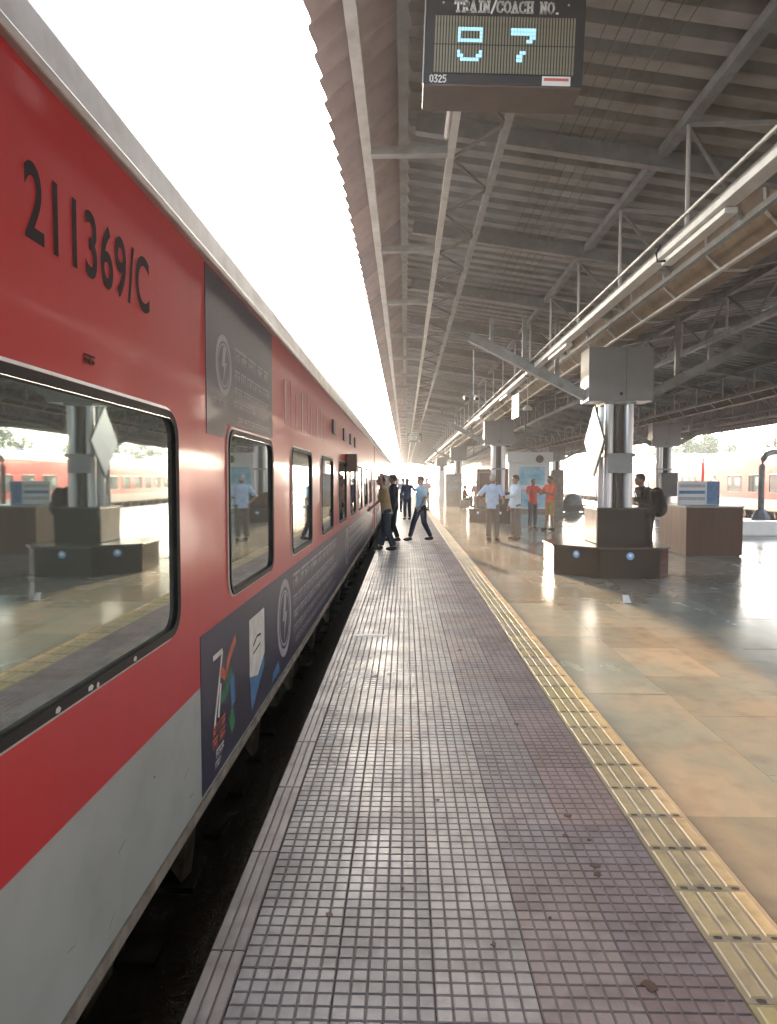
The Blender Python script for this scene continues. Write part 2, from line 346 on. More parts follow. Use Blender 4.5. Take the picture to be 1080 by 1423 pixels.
# stains, litter, white strip
def blob(x, y, r, seed, m='stain', name='stain'):
    rn = random.Random(seed); pts = []
    for i in range(11):
        t = 2 * math.pi * i / 11; rr = r * rn.uniform(0.55, 1.2); pts.append((x + rr * math.cos(t), y + rr * math.sin(t)))
    o = part(name, MB().prism(pts, 0.0004, 0.0022), m, plat); return o
for i, (px, py, r) in enumerate([(832, 1212, .022), (836, 1225, .018), (793, 1141, .018), (790, 1170, .017), (824, 1175, .012), (912, 1388, .024), (520, 943, .03), (541, 940, .025), (690, 1330, .01), (610, 1120, .012), (455, 1290, .014), (720, 1010, .02), (640, 905, .03), (560, 1250, .009), (770, 1290, .008)]):
    z = FPX * CAMZ / (py - 667); blob((px - 563) / FPX * z, z, r, i)
b = MB().box(-0.53, -0.17, 6.86, 6.95, 0.0003, 0.002)  # flat white strip across the tiles
tag(part('white_strip', b, 'paper', None, rot=(0, 0, 0)), 'thin white strip lying across the chequered tiles', 'litter')
z = FPX * CAMZ / (838 - 667); x = (866 - 563) / FPX * z
b = MB().add([(0, 0, 0.001), (.11, .02, 0.002), (.10, .10, 0.09), (.01, .06, 0.10), (.05, .05, 0.001)], [(0, 1, 2, 3), (0, 4, 1), (1, 4, 2), (2, 4, 3), (3, 4, 0)])
tag(part('paper_scrap', b, 'paper', None, loc=(x, z, 0.001)), 'crumpled white paper scrap on the polished stone floor', 'litter')

# ------------------------------------------------------------------ coaches (local: side wall at x=0 facing +x, y along the train, z from the platform level)
CL = 23.6; PITCH = 2.13
def rrect(y0, y1, z0, z1, r, n=5):
    pts = []
    for cy, cz, a0 in ((y1 - r, z1 - r, 0), (y0 + r, z1 - r, 90), (y0 + r, z0 + r, 180), (y1 - r, z0 + r, 270)):
        for i in range(n + 1):
            t = R(a0 + 90 * i / n); pts.append((cy + r * math.cos(t), cz + r * math.sin(t)))
    return pts
def ring(b, inner, outer, xi, xo):
    n = len(inner); V = [(xi, y, z) for y, z in inner] + [(xo, y, z) for y, z in outer]
    F = [(i, (i + 1) % n, n + (i + 1) % n, n + i) for i in range(n)]
    F2 = []
    for f in F:
        F2.append(tuple(reversed(f)))
    return b.add(V, F2)
W0, W1 = CAMZ - 0.665, CAMZ + 0.290       # window outer edges (absolute height)
GT = CAMZ + 1.10                          # gutter
BT = 0.02                                 # bottom of the side
ST = CAMZ - 1.015                         # grey / red boundary
HW = 3.24
winmesh = {}
def window_meshes():
    hw = 0.635; zo0, zo1 = W0, W1
    o_ = rrect(-hw, hw, zo0, zo1, 0.115); i_ = rrect(-hw + .030, hw - .030, zo0 + .030, zo1 - .030, 0.085)
    b = MB(); ring(b, i_, o_, 0.012, 0.016)
    # returns
    ring(b, rrect(-hw + .030, hw - .030, zo0 + .030, zo1 - .030, 0.085), rrect(-hw + .0301, hw - .0301, zo0 + .0301, zo1 - .0301, 0.085), -0.02, 0.012)
    ring(b, o_, rrect(-hw - .0005, hw + .0005, zo0 - .0005, zo1 + .0005, 0.115), 0.016, -0.001)
    fr = b.mesh('window_frame', 'rubber')
    g_ = rrect(-hw + .028, hw - .028, zo0 + .028, zo1 - .028, 0.09)
    n = len(g_)
    gl = MB().add([(-0.006, y, z) for y, z in g_] + [(-0.012, y, z) for y, z in g_], [tuple(range(n)), tuple(range(2 * n - 1, n - 1, -1))] + [(i, n + i, n + (i + 1) % n, (i + 1) % n) for i in range(n)]).mesh('pane', 'glass')
    li = rrect(-hw - .004, hw + .004, zo0 - .004, zo1 + .004, 0.12); lo = rrect(-hw - .016, hw + .016, zo0 - .016, zo1 + .016, 0.13)
    rim = MB(); ring(rim, li, lo, 0.008, 0.002)
    return fr, gl, rim.mesh('rim', 'gutterm')
WF, WG, WR = window_meshes()
WIDE = []
for me_ in (WF, WG, WR):           # a longer first window
    m2 = me_.copy()
    for v in m2.vertices:
        if v.co.y < 0: v.co.y -= 0.30
    WIDE.append(m2)

def coach(name, label, group, detail):
    t = thing(name, label, 'train coach', group=group)
    wins = [4.1 + PITCH * k for k in range(9)]; EX = [0.30] + [0] * 8         # window centres from the coach's near end
    body = MB(); hole = rrect(-0.63, 0.63, W0 + .002, W1 - .002, 0.113)
    ya, yb = W0 - 0.10, W1 + 0.10
    # side wall built round the window openings
    def quad(y0, y1, z0, z1, bb=None, x=0.0):
        (bb or body).add([(x, y0, z0), (x, y1, z0), (x, y1, z1), (x, y0, z1)], [(0, 1, 2, 3)])
    quad(0, CL, ST, ya); quad(0, CL, yb, GT)
    cur = 0
    for w in wins:
        e = 0.30 if w < 5 else 0.0
        quad(cur, w - 0.80 - e, ya, yb); cur = w + 0.80
        pts = [(w + y - (e if y < 0 else 0), z) for y, z in hole]; n = len(pts) // 4
        V = [(0, y, z) for y, z in pts]; cs = [(0, w + .8, yb), (0, w - .8 - e, yb), (0, w - .8 - e, ya), (0, w + .8, ya)]
        F = []
        for k in range(4):
            for i in range(n - 1): F.append((len(pts) + k, k * n + i + 1, k * n + i))
            a = k * n + n - 1; c = ((k + 1) % 4) * n
            F.append((len(pts) + k, len(pts) + (k + 1) % 4, c, a))
        body.add(V + cs, [tuple(f) for f in F])
    quad(cur, CL, ya, yb)
    # the far side and ends
    body.add([(-HW, 0, BT), (-HW, CL, BT), (-HW, CL, GT), (-HW, 0, GT)], [(3, 2, 1, 0)])
    body.add([(0, 0, BT), (0, 0, GT), (-HW, 0, GT), (-HW, 0, BT)], [(0, 1, 2, 3)])
    body.add([(0, CL, BT), (0, CL, GT), (-HW, CL, GT), (-HW, CL, BT)], [(3, 2, 1, 0)])
    part('body', body, 'red', t)
    part('lower_side', MB().add([(0, 0, BT), (0, CL, BT), (0, CL, ST), (0, 0, ST)], [(0, 1, 2, 3)]).add([(0, 0, BT), (-0.06, 0, BT - 0.035), (-0.06, CL, BT - 0.035), (0, CL, BT)], [(0, 1, 2, 3)]), 'cgrey', t)
    part('sill_rail', MB().box(-0.07, 0.010, 0, CL, BT - 0.055, BT - 0.004), 'bracket', t)
    part('rain_gutter', MB().box(-0.02, 0.028, 0, CL, GT - 0.004, GT + 0.032), 'gutterm', t, bevel=0.006)
    # ribbed roof
    prof = []
    for i in range(25):
        a = math.pi * i / 24; x = -HW / 2 + (HW / 2 - 0.012) * math.copysign(abs(math.cos(a)) ** 0.62, math.cos(a)); zz = GT + 0.03 + 0.58 * abs(math.sin(a)) ** 0.62
        prof.append((x, zz))
    r = MB(); ys = [0, CL]
    V = [(x, y, z) for y in ys for x, z in prof]; n = len(prof)
    r.add(V, [(i, i + 1, n + i + 1, n + i) for i in range(n - 1)])
    r.add([(x, 0, z) for x, z in prof], [tuple(range(n))]); r.add([(x, CL, z) for x, z in prof], [tuple(range(n - 1, -1, -1))])
    rf = part('roof', r, 'roofm', t, smooth=False)
    for yy in (3.2, 14.4):
        u = MB().box(-2.75, -0.46, yy, yy + (2.6 if yy < 5 else 3.7), GT + 0.40, GT + (0.70 if yy < 5 else 0.84))  # second unit made longer and taller for its shadow on the platform
        part('roof_unit', u, 'roofm', rf, bevel=0.05)
    for w in wins:
        a_, b_, c_ = WIDE if w < 5 else (WF, WG, WR); f = link('window', a_, t, (0, w, 0)); link('pane', b_, f); link('rim', c_, f)
    for y0 in (1.0, 22.25):                            # entrance doors
        d = MB().box(-0.03, 0.006, y0, y0 + 0.82, 0.10, CAMZ + 0.55)
        dd = part('door', d, 'red', t, bevel=0.008)
        part('door_pane', MB().prism([(p[0], p[1]) for p in rrect(0, 0.36, 0, 0.72, 0.06)], 0, 0.008), 'glass', dd, (0.0065, y0 + 0.23, CAMZ - 0.42), (R(90), 0, R(90)))
        for yy in (y0 - 0.09, y0 + 0.91):
            part('handrail', MB().tube([(0.004, yy, 0.5), (0.05, yy, 0.53), (0.05, yy, 1.6), (0.004, yy, 1.63)], 0.014, 8), 'ss', dd)
    # underframe, bogies
    part('underframe', MB().box(-HW + 0.25, -0.22, 0.1, CL - 0.1, -0.28, BT - 0.056), 'under', t)
    for yc in (3.2, CL - 3.2):
        bo = part('bogie', MB().box(-2.75, -0.49, yc - 1.75, yc + 1.75, -0.55, -0.30).box(-0.55, -0.33, yc - 1.7, yc + 1.7, -0.62, -0.42), 'under', t)
        for s in (-1.28, 1.28):
            for xx in (-0.66, -2.46):
                w_ = MB().tube([(xx, yc + s, -0.40), (xx - 0.12, yc + s, -0.40)], 0.44, 24)
                part('wheel', w_, 'under', bo)
            part('axle_box', MB().box(-0.46, -0.26, yc + s - 0.14, yc + s + 0.14, -0.54, -0.27), 'bracket', bo, bevel=0.02)
            part('spring', MB().tube([(-0.40, yc + s * 0.62, -0.55), (-0.40, yc + s * 0.62, -0.28)], 0.09, 12), 'bracket', bo)
    for k, yy in enumerate((5.9, 8.6, 11.2, 14.0, 16.6)):
        part('equipment_box', MB().box(-0.95, -0.30, yy, yy + 1.5, -0.72, -0.27), 'under', t, bevel=0.02)
    for k in range(14):
        yy = 1.9 + k * 1.55
        part('bracket', MB().add([(-0.05, yy, BT - .056), (-0.05, yy + 0.16, BT - .056), (-0.09, yy + 0.15, -0.40), (-0.11, yy + 0.05, -0.40), (-0.10, yy, BT - .056), (-0.10, yy + 0.16, BT - .056), (-0.16, yy + 0.13, -0.33), (-0.16, yy + 0.05, -0.33)],
             [(0, 1, 2, 3), (7, 6, 5, 4), (0, 4, 5, 1), (1, 5, 6, 2), (2, 6, 7, 3), (3, 7, 4, 0)]), 'bracket', t)
    # gangway
    part('gangway', MB().box(-HW / 2 - 0.75, -HW / 2 + 0.75, CL, CL + 0.34, 0.1, 2.6), 'rubber', t)
    return t, wins

TX = -1.0; CY0 = 2.30 - 4.1
near, wins = coach('passenger_coach', 'red and grey coach with number 211369 and dark advertising wraps along the platform edge', 'coaches of the red train at the platform edge', True)
near.location = (TX, CY0, 0)
for k in (-1, 1, 2, 3, 4):
    c = copy_tree(near); c.location = (TX, CY0 + k * 24.0, 0)
    c['label'] = ['', 'red and grey coach coupled directly beyond the coach with the advertising wraps', 'red and grey coach third along the platform edge train from the wrapped coach', 'red and grey coach last but one at the far end of the train', 'farthest red and grey coach at the end of the platform edge train', 'red and grey coach coupled before the coach with the advertising wraps'][k]
fname = ['', '', '']
for k in range(4):
    c = copy_tree(near); c.location = (19.0, 24 + 24.0 * k - 4.4, 0); c.rotation_euler = (0, 0, math.pi); c['group'] = 'coaches of the sunlit train across the tracks'
    c['label'] = ['sunlit red coach across the tracks behind the gooseneck post', 'sunlit red coach across the tracks behind the column with the dark box', 'sunlit red coach across the tracks behind the granite bench column', 'distant sunlit red coach at the far end of the train across the tracks'][k]

def toy(y): return y - CY0         # world y -> coach y
def wrap_poly(pts, x0, x1):        # polygon in (y,z) -> slab proud of the side
    n = len(pts); V = [(x1, toy(y), z + CAMZ) for y, z in pts] + [(x0, toy(y), z + CAMZ) for y, z in pts]
    b = MB(); b.add(V, [tuple(range(n)), tuple(range(2 * n - 1, n - 1, -1))] + [(i, n + i, n + (i + 1) % n, (i + 1) % n) for i in range(n)]); return b
up = part('advertising_wrap', wrap_poly([(3.40, 0.235), (3.775, 0.235), (3.775, 0.312), (5.10, 0.312), (5.10, 1.085), (3.40, 1.085)], -0.004, 0.003), 'wrap', near, label='dark upper vinyl wrap above the second window')
lo = part('advertising_wrap', wrap_poly([(3.25, -1.565), (20.2, -1.565), (20.2, -0.765), (3.25, -0.765)], -0.004, 0.003), 'wrap', near, label='dark lower vinyl wrap with emblem and logo below the windows')
def circ(y, z, r0, r1, parent, m='print', n=36, x=0.0034):
    b = MB(); V = []; F = []
    for i in range(n):
        t = 2 * math.pi * i / n; V += [(x, toy(y) + r0 * math.cos(t), z + CAMZ + r0 * math.sin(t)), (x, toy(y) + r1 * math.cos(t), z + CAMZ + r1 * math.sin(t))]
    for i in range(n): j = (i + 1) % n; F.append((2 * i, 2 * i + 1, 2 * j + 1, 2 * j))
    return part('emblem_ring', b.add(V, F), m, parent)
def stroke_poly(pts, w, name, m, parent, x=0.0036):
    b = MB()
    for (y0, z0), (y1, z1) in zip(pts, pts[1:]):
        d = Vector((y1 - y0, z1 - z0)); n_ = Vector((-d.y, d.x)).normalized() * w / 2
        b.add([(x, toy(y0) + n_.x, z0 + n_.y + CAMZ), (x, toy(y0) - n_.x, z0 - n_.y + CAMZ), (x, toy(y1) - n_.x, z1 - n_.y + CAMZ), (x, toy(y1) + n_.x, z1 + n_.y + CAMZ)], [(0, 1, 2, 3)])
    return part(name, b, m, parent)
def emblem(y, z, r, parent):
    circ(y, z, r * 0.80, r, parent); circ(y, z, r * 0.66, r * 0.72, parent)
    b = MB().add([(0.0036, toy(y) + a * r, z + c * r + CAMZ) for a, c in ((-.06, .62), (.30, .62), (.10, .12), (.36, .12), (-.14, -.62), (-.02, -.06), (-.28, -.06))], [(0, 1, 2, 3, 4, 5, 6)])
    part('emblem_bolt', b, 'print', parent)
def textline(y0, y1, z, h, parent, m='print', headline=True, seed=0):
    rn = random.Random(seed); b = MB(); y = y0; x = 0.0036
    def q(a0, a1, c0, c1): b.add([(x, toy(a0), c0 + CAMZ), (x, toy(a1), c0 + CAMZ), (x, toy(a1), c1 + CAMZ), (x, toy(a0), c1 + CAMZ)], [(0, 1, 2, 3)])
    while y < y1 - h:
        wl = rn.uniform(1.6, 4.5) * h; e = min(y + wl, y1)
        if headline: q(y, e, z + h * .82, z + h)
        k = y
        while k < e - h * 0.2:
            hh = rn.choice((0.8, 0.8, 0.55, 0.95)); q(k, k + h * .15, z + (h * .1 if rn.random() < .3 else 0), z + h * hh)
            if rn.random() < .6: q(k + h * .15, min(e, k + h * .5), z + h * rn.uniform(.2, .5), z + h * rn.uniform(.52, .64))
            k += h * rn.uniform(.42, .7)
        y = e + h * 0.5
    return part('lettering', b, m, parent)
emblem(3.74, 0.63, 0.165, up)
for i, (y0, y1, z, h) in enumerate([(3.98, 4.95, .70, .075), (3.98, 4.98, .585, .06), (3.98, 4.95, .50, .045), (3.52, 3.80, .40, .035), (3.95, 4.98, .42, .04), (4.05, 4.98, .34, .035)]): textline(y0, y1, z, h, up, seed=i)
# lower wrap: logo, banner, emblem, lines of text
stroke_poly([(3.46, -0.93), (3.64, -0.93), (3.47, -1.30)], 0.028, 'logo_stroke', 'printw', lo)
stroke_poly([(3.60, -1.10), (3.55, -1.27)], 0.03, 'logo_stroke', 'printw', lo)
stroke_poly([(3.60, -1.03), (3.70, -1.09), (3.78, -1.00), (3.93, -0.93)], 0.055, 'logo_stroke', 'porange', lo)
stroke_poly([(3.60, -1.19), (3.70, -1.18), (3.83, -1.09)], 0.06, 'logo_stroke', 'pgreen', lo)
stroke_poly([(3.84, -1.13), (3.86, -1.30)], 0.09, 'logo_stroke', 'pblue', lo)
stroke_poly([(3.80, -1.33), (3.86, -1.44)], 0.10, 'logo_stroke', 'pgreen', lo)
textline(3.45, 3.72, -1.345, 0.055, lo, 'porange', True, 31); textline(3.43, 3.70, -1.415, 0.06, lo, 'porange', True, 32)
textline(3.50, 3.70, -1.475, 0.045, lo, 'printw', True, 33); textline(3.48, 3.64, -1.525, 0.035, lo, 'printw', True, 34)
part('banner', wrap_poly([(4.28, -1.27), (4.52, -1.32), (4.74, -1.22), (4.74, -0.90), (4.28, -0.90)], 0.0031, 0.0036), 'printw', lo)
part('banner_tip', wrap_poly([(4.33, -1.51), (4.74, -1.30), (4.74, -1.225), (4.52, -1.325), (4.28, -1.275)], 0.0031, 0.0037), 'pblue', lo)
stroke_poly([(4.38, -1.09), (4.50, -1.05), (4.62, -1.06)], 0.015, 'lettering', 'ink', lo, 0.0042); stroke_poly([(4.38, -1.14), (4.60, -1.12)], 0.012, 'lettering', 'ink', lo, 0.0042)
emblem(5.55, -1.14, 0.32, lo)
part('banner_tip', wrap_poly([(5.0, -1.52), (5.32, -1.52), (5.25, -1.42), (5.05, -1.46)], 0.0031, 0.0037), 'pblue', lo)
for i, (y0, y1, z, h) in enumerate([(6.0, 9.8, -.97, .13), (6.0, 9.4, -1.13, .09), (6.0, 9.9, -1.26, .08), (6.0, 9.2, -1.38, .07), (6.1, 9.7, -1.49, .06)]): textline(y0, y1, z, h, lo, seed=50 + i)
emblem(11.6, -1.14, 0.32, lo)
for i, (y0, y1, z, h) in enumerate([(12.1, 16.8, -.97, .13), (12.1, 16.0, -1.13, .09), (12.1, 16.4, -1.26, .08), (12.1, 15.8, -1.38, .07)]): textline(y0, y1, z, h, lo, seed=70 + i)
# pale upright bars and small plates above the farther windows
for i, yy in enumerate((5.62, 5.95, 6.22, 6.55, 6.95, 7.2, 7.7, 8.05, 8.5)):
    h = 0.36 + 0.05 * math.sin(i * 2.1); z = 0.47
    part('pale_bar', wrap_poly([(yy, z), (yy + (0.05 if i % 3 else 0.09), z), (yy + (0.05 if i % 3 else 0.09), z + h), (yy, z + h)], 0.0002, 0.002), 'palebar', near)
for yy in (9.3, 10.9, 12.2, 13.3):
    part('reservation_plate', wrap_poly([(yy, 0.64), (yy + 0.32, 0.64), (yy + 0.32, 0.83), (yy, 0.83)], 0, 0.022), 'boardk', near)
part('side_box', MB().box(0.001, 0.19, toy(11.4), toy(11.75), CAMZ + 0.14, CAMZ + 0.44), 'brownbox', near, bevel=0.012)
# running number
def text_mesh(s, size, name, m, ext=0.0):
    cu = bpy.data.curves.new(name, 'FONT'); cu.body = s; cu.size = size; cu.extrude = ext; cu.offset = 0.018; cu.space_character = 1.08
    o = bpy.data.objects.new(name, cu); C.objects.link(o); dg = bpy.context.evaluated_depsgraph_get()
    me = bpy.data.meshes.new_from_object(o.evaluated_get(dg)); bpy.data.objects.remove(o); bpy.data.curves.remove(cu)
    me.materials.clear(); me.materials.append(M[m]); return me
me = text_mesh('211369/C', 1.0, 'lettering', 'ink')
xs = [v.co.x for v in me.vertices]; zs = [v.co.y for v in me.vertices]
x0, x1, z0, z1 = min(xs), max(xs), min(zs), max(zs)
for v in me.vertices:
    u = (v.co.x - x0) / (x1 - x0); w = (v.co.y - z0) / (z1 - z0)
    v.co = (0.0008, toy(1.79 + 0.87 * u), CAMZ + 0.638 + 0.215 * w)
o = link('lettering', me, near); o['label'] = 'black running number 211369/C'
for (y0, z0, y1, z1, w) in ((2.28, -1.30, 2.42, -1.27, .006), (2.98, -1.36, 3.12, -1.30, .008), (2.20, -1.52, 2.30, -1.44, .005), (2.62, -1.18, 2.66, -1.20, .012), (1.92, -1.40, 2.02, -1.42, .004), (3.05, -1.47, 3.20, -1.50, .007), (2.5, -0.86, 2.58, -0.85, .004)):
    stroke_poly([(y0, z0), (y0 + (y1 - y0) * .5, z0 + (z1 - z0) * .5)], w * .6, 'scuff', 'bracket', near, 0.0012)
for i, (yy, zz, r) in enumerate(((1.87, -0.652, .013), (2.07, -0.650, .016), (2.12, -0.656, .008), (2.42, -0.651, .012))):
    part('paint_chip', wrap_poly([(yy - r, zz - .006), (yy + r * .6, zz - .009), (yy + r * 1.2, zz + .002), (yy + r * .3, zz + .010), (yy - r * .8, zz + .006)], 0.0165, 0.018), 'printw', near)
textline(2.10, 2.22, 0.36, 0.035, near, 'ink', True, 90)

# ------------------------------------------------------------------ canopy
VX = 3.68; CXM = 7.04              # valley over the columns, centre line of the platform
FOLDX, FOLDZ = 0.05, CAMZ + 3.32
VALZ = CAMZ + 2.80
EDX, EDZ = -0.58, CAMZ + 2.80
CY1, CYN, CYS = 128.0, -54.44, -4.0
can = thing('platform_canopy', 'long butterfly canopy of corrugated sheets on steel lattice girders over the platform', 'canopy')
SPW, PIT = 1.14, 0.285
def sheet_mesh(x0, z0, x1, z1, amp, m, ribs, ylen=SPW, pit=PIT):
    b = MB(); n = int(round(ylen / pit)); d = Vector((x1 - x0, 0, z1 - z0)).normalized(); nn = Vector((-d.z, 0, d.x))
    prof = []
    for i in range(n):
        y = i * pit
        if ribs: prof += [(y, 0), (y + pit * .50, 0), (y + pit * .58, amp), (y + pit * .92, amp)]
        else: prof += [(y + pit * k / 6, amp * .5 * (1 - math.cos(2 * math.pi * k / 6))) for k in range(6)]
    prof.append((ylen + 0.012, 0))
    V = []
    for y, a in prof:
        V.append((x0 + nn.x * a, y, z0 + nn.z * a)); V.append((x1 + nn.x * a, y, z1 + nn.z * a))
    b.add(V, [(2 * i, 2 * i + 1, 2 * i + 3, 2 * i + 2) for i in range(len(prof) - 1)])
    me = b.mesh('roof_sheet', m, smooth=not ribs)
    return me
def mirX(x): return 2 * CXM - x
strips = [
    (EDX, EDZ, FOLDX, FOLDZ, 0.06, 'eave', False, 45),
    (FOLDX - .03, FOLDZ + .01, VX - 0.28, VALZ, 0.085, 'sheet', True, 70),
    (VX + 0.28, VALZ, CXM - .005, FOLDZ, 0.085, 'sheet', True, 45),
    (CXM + .005, FOLDZ, mirX(VX) - 0.28, VALZ, 0.085, 'sheet', True, 45),
    (mirX(VX) + 0.28, VALZ, mirX(FOLDX), FOLDZ, 0.085, 'sheet', True, 45),
    (mirX(FOLDX) + .005, FOLDZ - .01, mirX(EDX), CAMZ + 2.2, 0.05, 'eave', False, 35)]
for (x0, z0, x1, z1, amp, m, ribs, cnt) in strips:
    me = sheet_mesh(x0, z0, x1, z1, amp, m, ribs)
    for k in range(cnt):
        t = random.uniform(0.80, 1.12); w = random.uniform(-.04, .04)
        link('roof_sheet', me, can, (0, CYS + k * SPW, random.uniform(0, .006)), (0, 0, 0), (t + w, t, t - w, 1))
    y0 = CYS + cnt * SPW; L_ = CY1 - y0; L_ = round(L_ / PIT) * PIT
    o = link('roof_sheeting', sheet_mesh(x0, z0, x1, z1, amp, m, ribs, round((CYS - CYN) / PIT) * PIT), can, (0, CYN, 0), (0, 0, 0), (0.95, 0.95, 0.95, 1)); o['kind'] = 'stuff'
    o = link('roof_sheeting', sheet_mesh(x0, z0, x1, z1, amp, m, ribs, L_), can, (0, y0, 0), (0, 0, 0), (0.95, 0.95, 0.95, 1)); o['kind'] = 'stuff'
LY = CY1 - CYN
# bent ridge flashing closing the fold
for fx in (FOLDX, mirX(FOLDX)):
    part('ridge_flashing', MB().add([(fx - .16, CYN, FOLDZ - .03), (fx, CYN, FOLDZ + .13), (fx + .22, CYN, FOLDZ + .10), (fx - .16, CY1, FOLDZ - .03), (fx, CY1, FOLDZ + .13), (fx + .22, CY1, FOLDZ + .10)] if fx < 5 else
         [(fx + .16, CYN, FOLDZ - .03), (fx, CYN, FOLDZ + .13), (fx - .22, CYN, FOLDZ + .10), (fx + .16, CY1, FOLDZ - .03), (fx, CY1, FOLDZ + .13), (fx - .22, CY1, FOLDZ + .10)], [(0, 1, 4, 3), (1, 2, 5, 4)]), 'steel', can)
# edge purlins
part('edge_purlin', MB().box(-0.375, -0.295, CYN, CY1, CAMZ + 2.84, CAMZ + 2.93), 'steell', can)
part('edge_purlin', MB().box(-0.06, 0.02, CYN, CY1, CAMZ + 3.14, CAMZ + 3.20), 'steel', can)
part('edge_purlin', MB().box(mirX(-0.3), mirX(-0.38), CYN, CY1, CAMZ + 2.36, CAMZ + 2.46), 'steel', can)
# ladder girder near the eave
lg = part('ladder_girder', MB().box(0.365, 0.425, CYN, CY1, CAMZ + 2.81, CAMZ + 2.90), 'steell', can)  # light on this chord is put in as paler steel
part('chord', MB().box(0.775, 0.835, CYN, CY1, CAMZ + 2.79, CAMZ + 2.86), 'steel', lg)
lb = MB().bar((0.41, 0, CAMZ + 2.83), (0.79, 0.62, CAMZ + 2.81), 0.022, 0.022).mesh('lattice_bar', 'steeld')
lb2 = MB().bar((0.79, 0.62, CAMZ + 2.81), (0.41, 1.24, CAMZ + 2.83), 0.022, 0.022).mesh('lattice_bar', 'steeld')
for k in range(48):
    link('lattice_bar', lb, lg, (0, 2.4 + k * 1.24, 0)); link('lattice_bar', lb2, lg, (0, 2.4 + k * 1.24, 0))
part('tube_light', MB().tube([(0.34, 4.6, CAMZ + 2.86), (0.34, 5.8, CAMZ + 2.86)], 0.02, 8), 'tray', lg)
# outriggers
om = MB().box(-0.30, 0.37, -0.045, 0.045, CAMZ + 2.82, CAMZ + 2.885).mesh('outrigger', 'steel')
FY = [3.55 + 2.5 * k for k in range(-2, 48)]
for y in FY: link('outrigger', om, can, (0, y, 0))
# slope rafters
def rafter(x0, z0, x1, z1):
    return MB().bar((x0, 0, z0), (x1, 0, z1), 0.09, 0.15).mesh('rafter', 'steel')
rs = (FOLDZ - VALZ) / (VX - 0.28 - FOLDX)
def shz(x): return FOLDZ - (x - FOLDX) * rs
rafm = [rafter(0.10, shz(0.10) - .10, VX - .3, shz(VX - .3) - .10), rafter(VX + .3, VALZ - .10, CXM - 0.02, FOLDZ - .10)]
rafm += [rafter(CXM + .02, FOLDZ - .10, mirX(VX + .3), VALZ - .10), rafter(mirX(VX - .3), VALZ - .10, mirX(.1), shz(.1) - .10)]
for i, y in enumerate(FY):
    for m_ in rafm[:(4 if y < 60 else 1)]: link('rafter', m_, can, (0, y + 0.25, 0))
for y in (-10, -20, -30, -40, -50):
    for m_ in rafm: link('rafter', m_, can, (0, y, 0))
# vertical lattice girders with hanging tray
def lattice(gx, top, bot, tm, bm, n, y0=-3.0, pan=1.74):
    gg = part('lattice_girder', MB().box(gx - .045, gx + .045, CYN, CY1, top - .04, top + .04), tm, can)
    if bm: part('bottom_chord', MB().box(gx - .045, gx + .045, CYN, CY1, bot - .04, bot + .04), bm, gg)
    v = MB().tube([(gx, 0, top), (gx, 0, bot)], 0.018, 6).mesh('hanger_rod', 'steell')
    d1 = MB().bar((gx, 0, top - .03), (gx, pan / 2, bot + .03), 0.028).mesh('lattice_bar', 'steel'); d2 = MB().bar((gx, pan / 2, bot + .03), (gx, pan, top - .03), 0.028).mesh('lattice_bar', 'steel')
    for k in range(n):
        link('hanger_rod', v, gg, (0, y0 + k * pan, 0))
        if bm: link('lattice_bar', d1, gg, (0, y0 + k * pan, 0)); link('lattice_bar', d2, gg, (0, y0 + k * pan, 0))
    return gg
g1 = lattice(2.30, CAMZ + 2.92, CAMZ + 2.00, 'steel', None, 34)
# sloping braces off the first girder
bm1 = MB().bar((2.30, 0, CAMZ + 2.88), (3.20, 0.9, CAMZ + 2.45), 0.03).mesh('brace', 'steel'); bm2 = MB().bar((2.30, 1.74, CAMZ + 2.88), (3.20, 0.85, CAMZ + 2.45), 0.03).mesh('brace', 'steel')
for k in range(30): link('brace', bm1, g1, (0, -3 + 1.74 * k, 0)); link('brace', bm2, g1, (0, -3 + 1.74 * k, 0))
part('brace_chord', MB().box(3.17, 3.23, CYN, CY1, CAMZ + 2.41, CAMZ + 2.47), 'steel', g1)
tr = part('cable_tray', MB().box(2.245, 2.355, CYN, 75, CAMZ + 1.955, CAMZ + 1.965).box(2.240, 2.246, CYN, 75, CAMZ + 1.956, CAMZ + 2.035).box(2.354, 2.360, CYN, 75, CAMZ + 1.956, CAMZ + 2.035), 'tray', can)
part('conduit', MB().tube([(2.15, CYN, CAMZ + 2.04), (2.15, 60, CAMZ + 2.04)], 0.014, 8), 'steel', tr)
lp = MB().box(-0.045, 0.045, 0, 1.2, -0.045, -0.004).mesh('light_batten', 'tray')
for y in (5.0, 9.8, 15.4, 21, 27): link('light_batten', lp, tr, (2.33, y, CAMZ + 1.955))
for k, y in enumerate((6.1, 12.7)):
    part('loose_cable', MB().tube([(2.24, y, CAMZ + 2.06), (2.21, y + .03, CAMZ + 2.0), (2.23, y + .05, CAMZ + 1.93), (2.28, y + .0, CAMZ + 1.92)], 0.012, 6), 'black', tr)
for gx in (2 * VX - 2.30, mirX(2 * VX - 2.30), mirX(2.30)):
    lattice(gx, CAMZ + 2.92, CAMZ + 2.30, 'steel', 'steel', 30)
lattice(13.1, CAMZ + 2.60, CAMZ + 2.28, 'steel', 'steell', 30)  # paler bottom chord stands in for sunlight along it
# thin longitudinal wires under the sheets
for k in range(6):
    x = 1.36 + 0.1 * k
    part('wire', MB().tube([(x, CYN, shz(x) - .03), (x, 60, shz(x) - .03)], 0.004, 5), 'steeld', can)
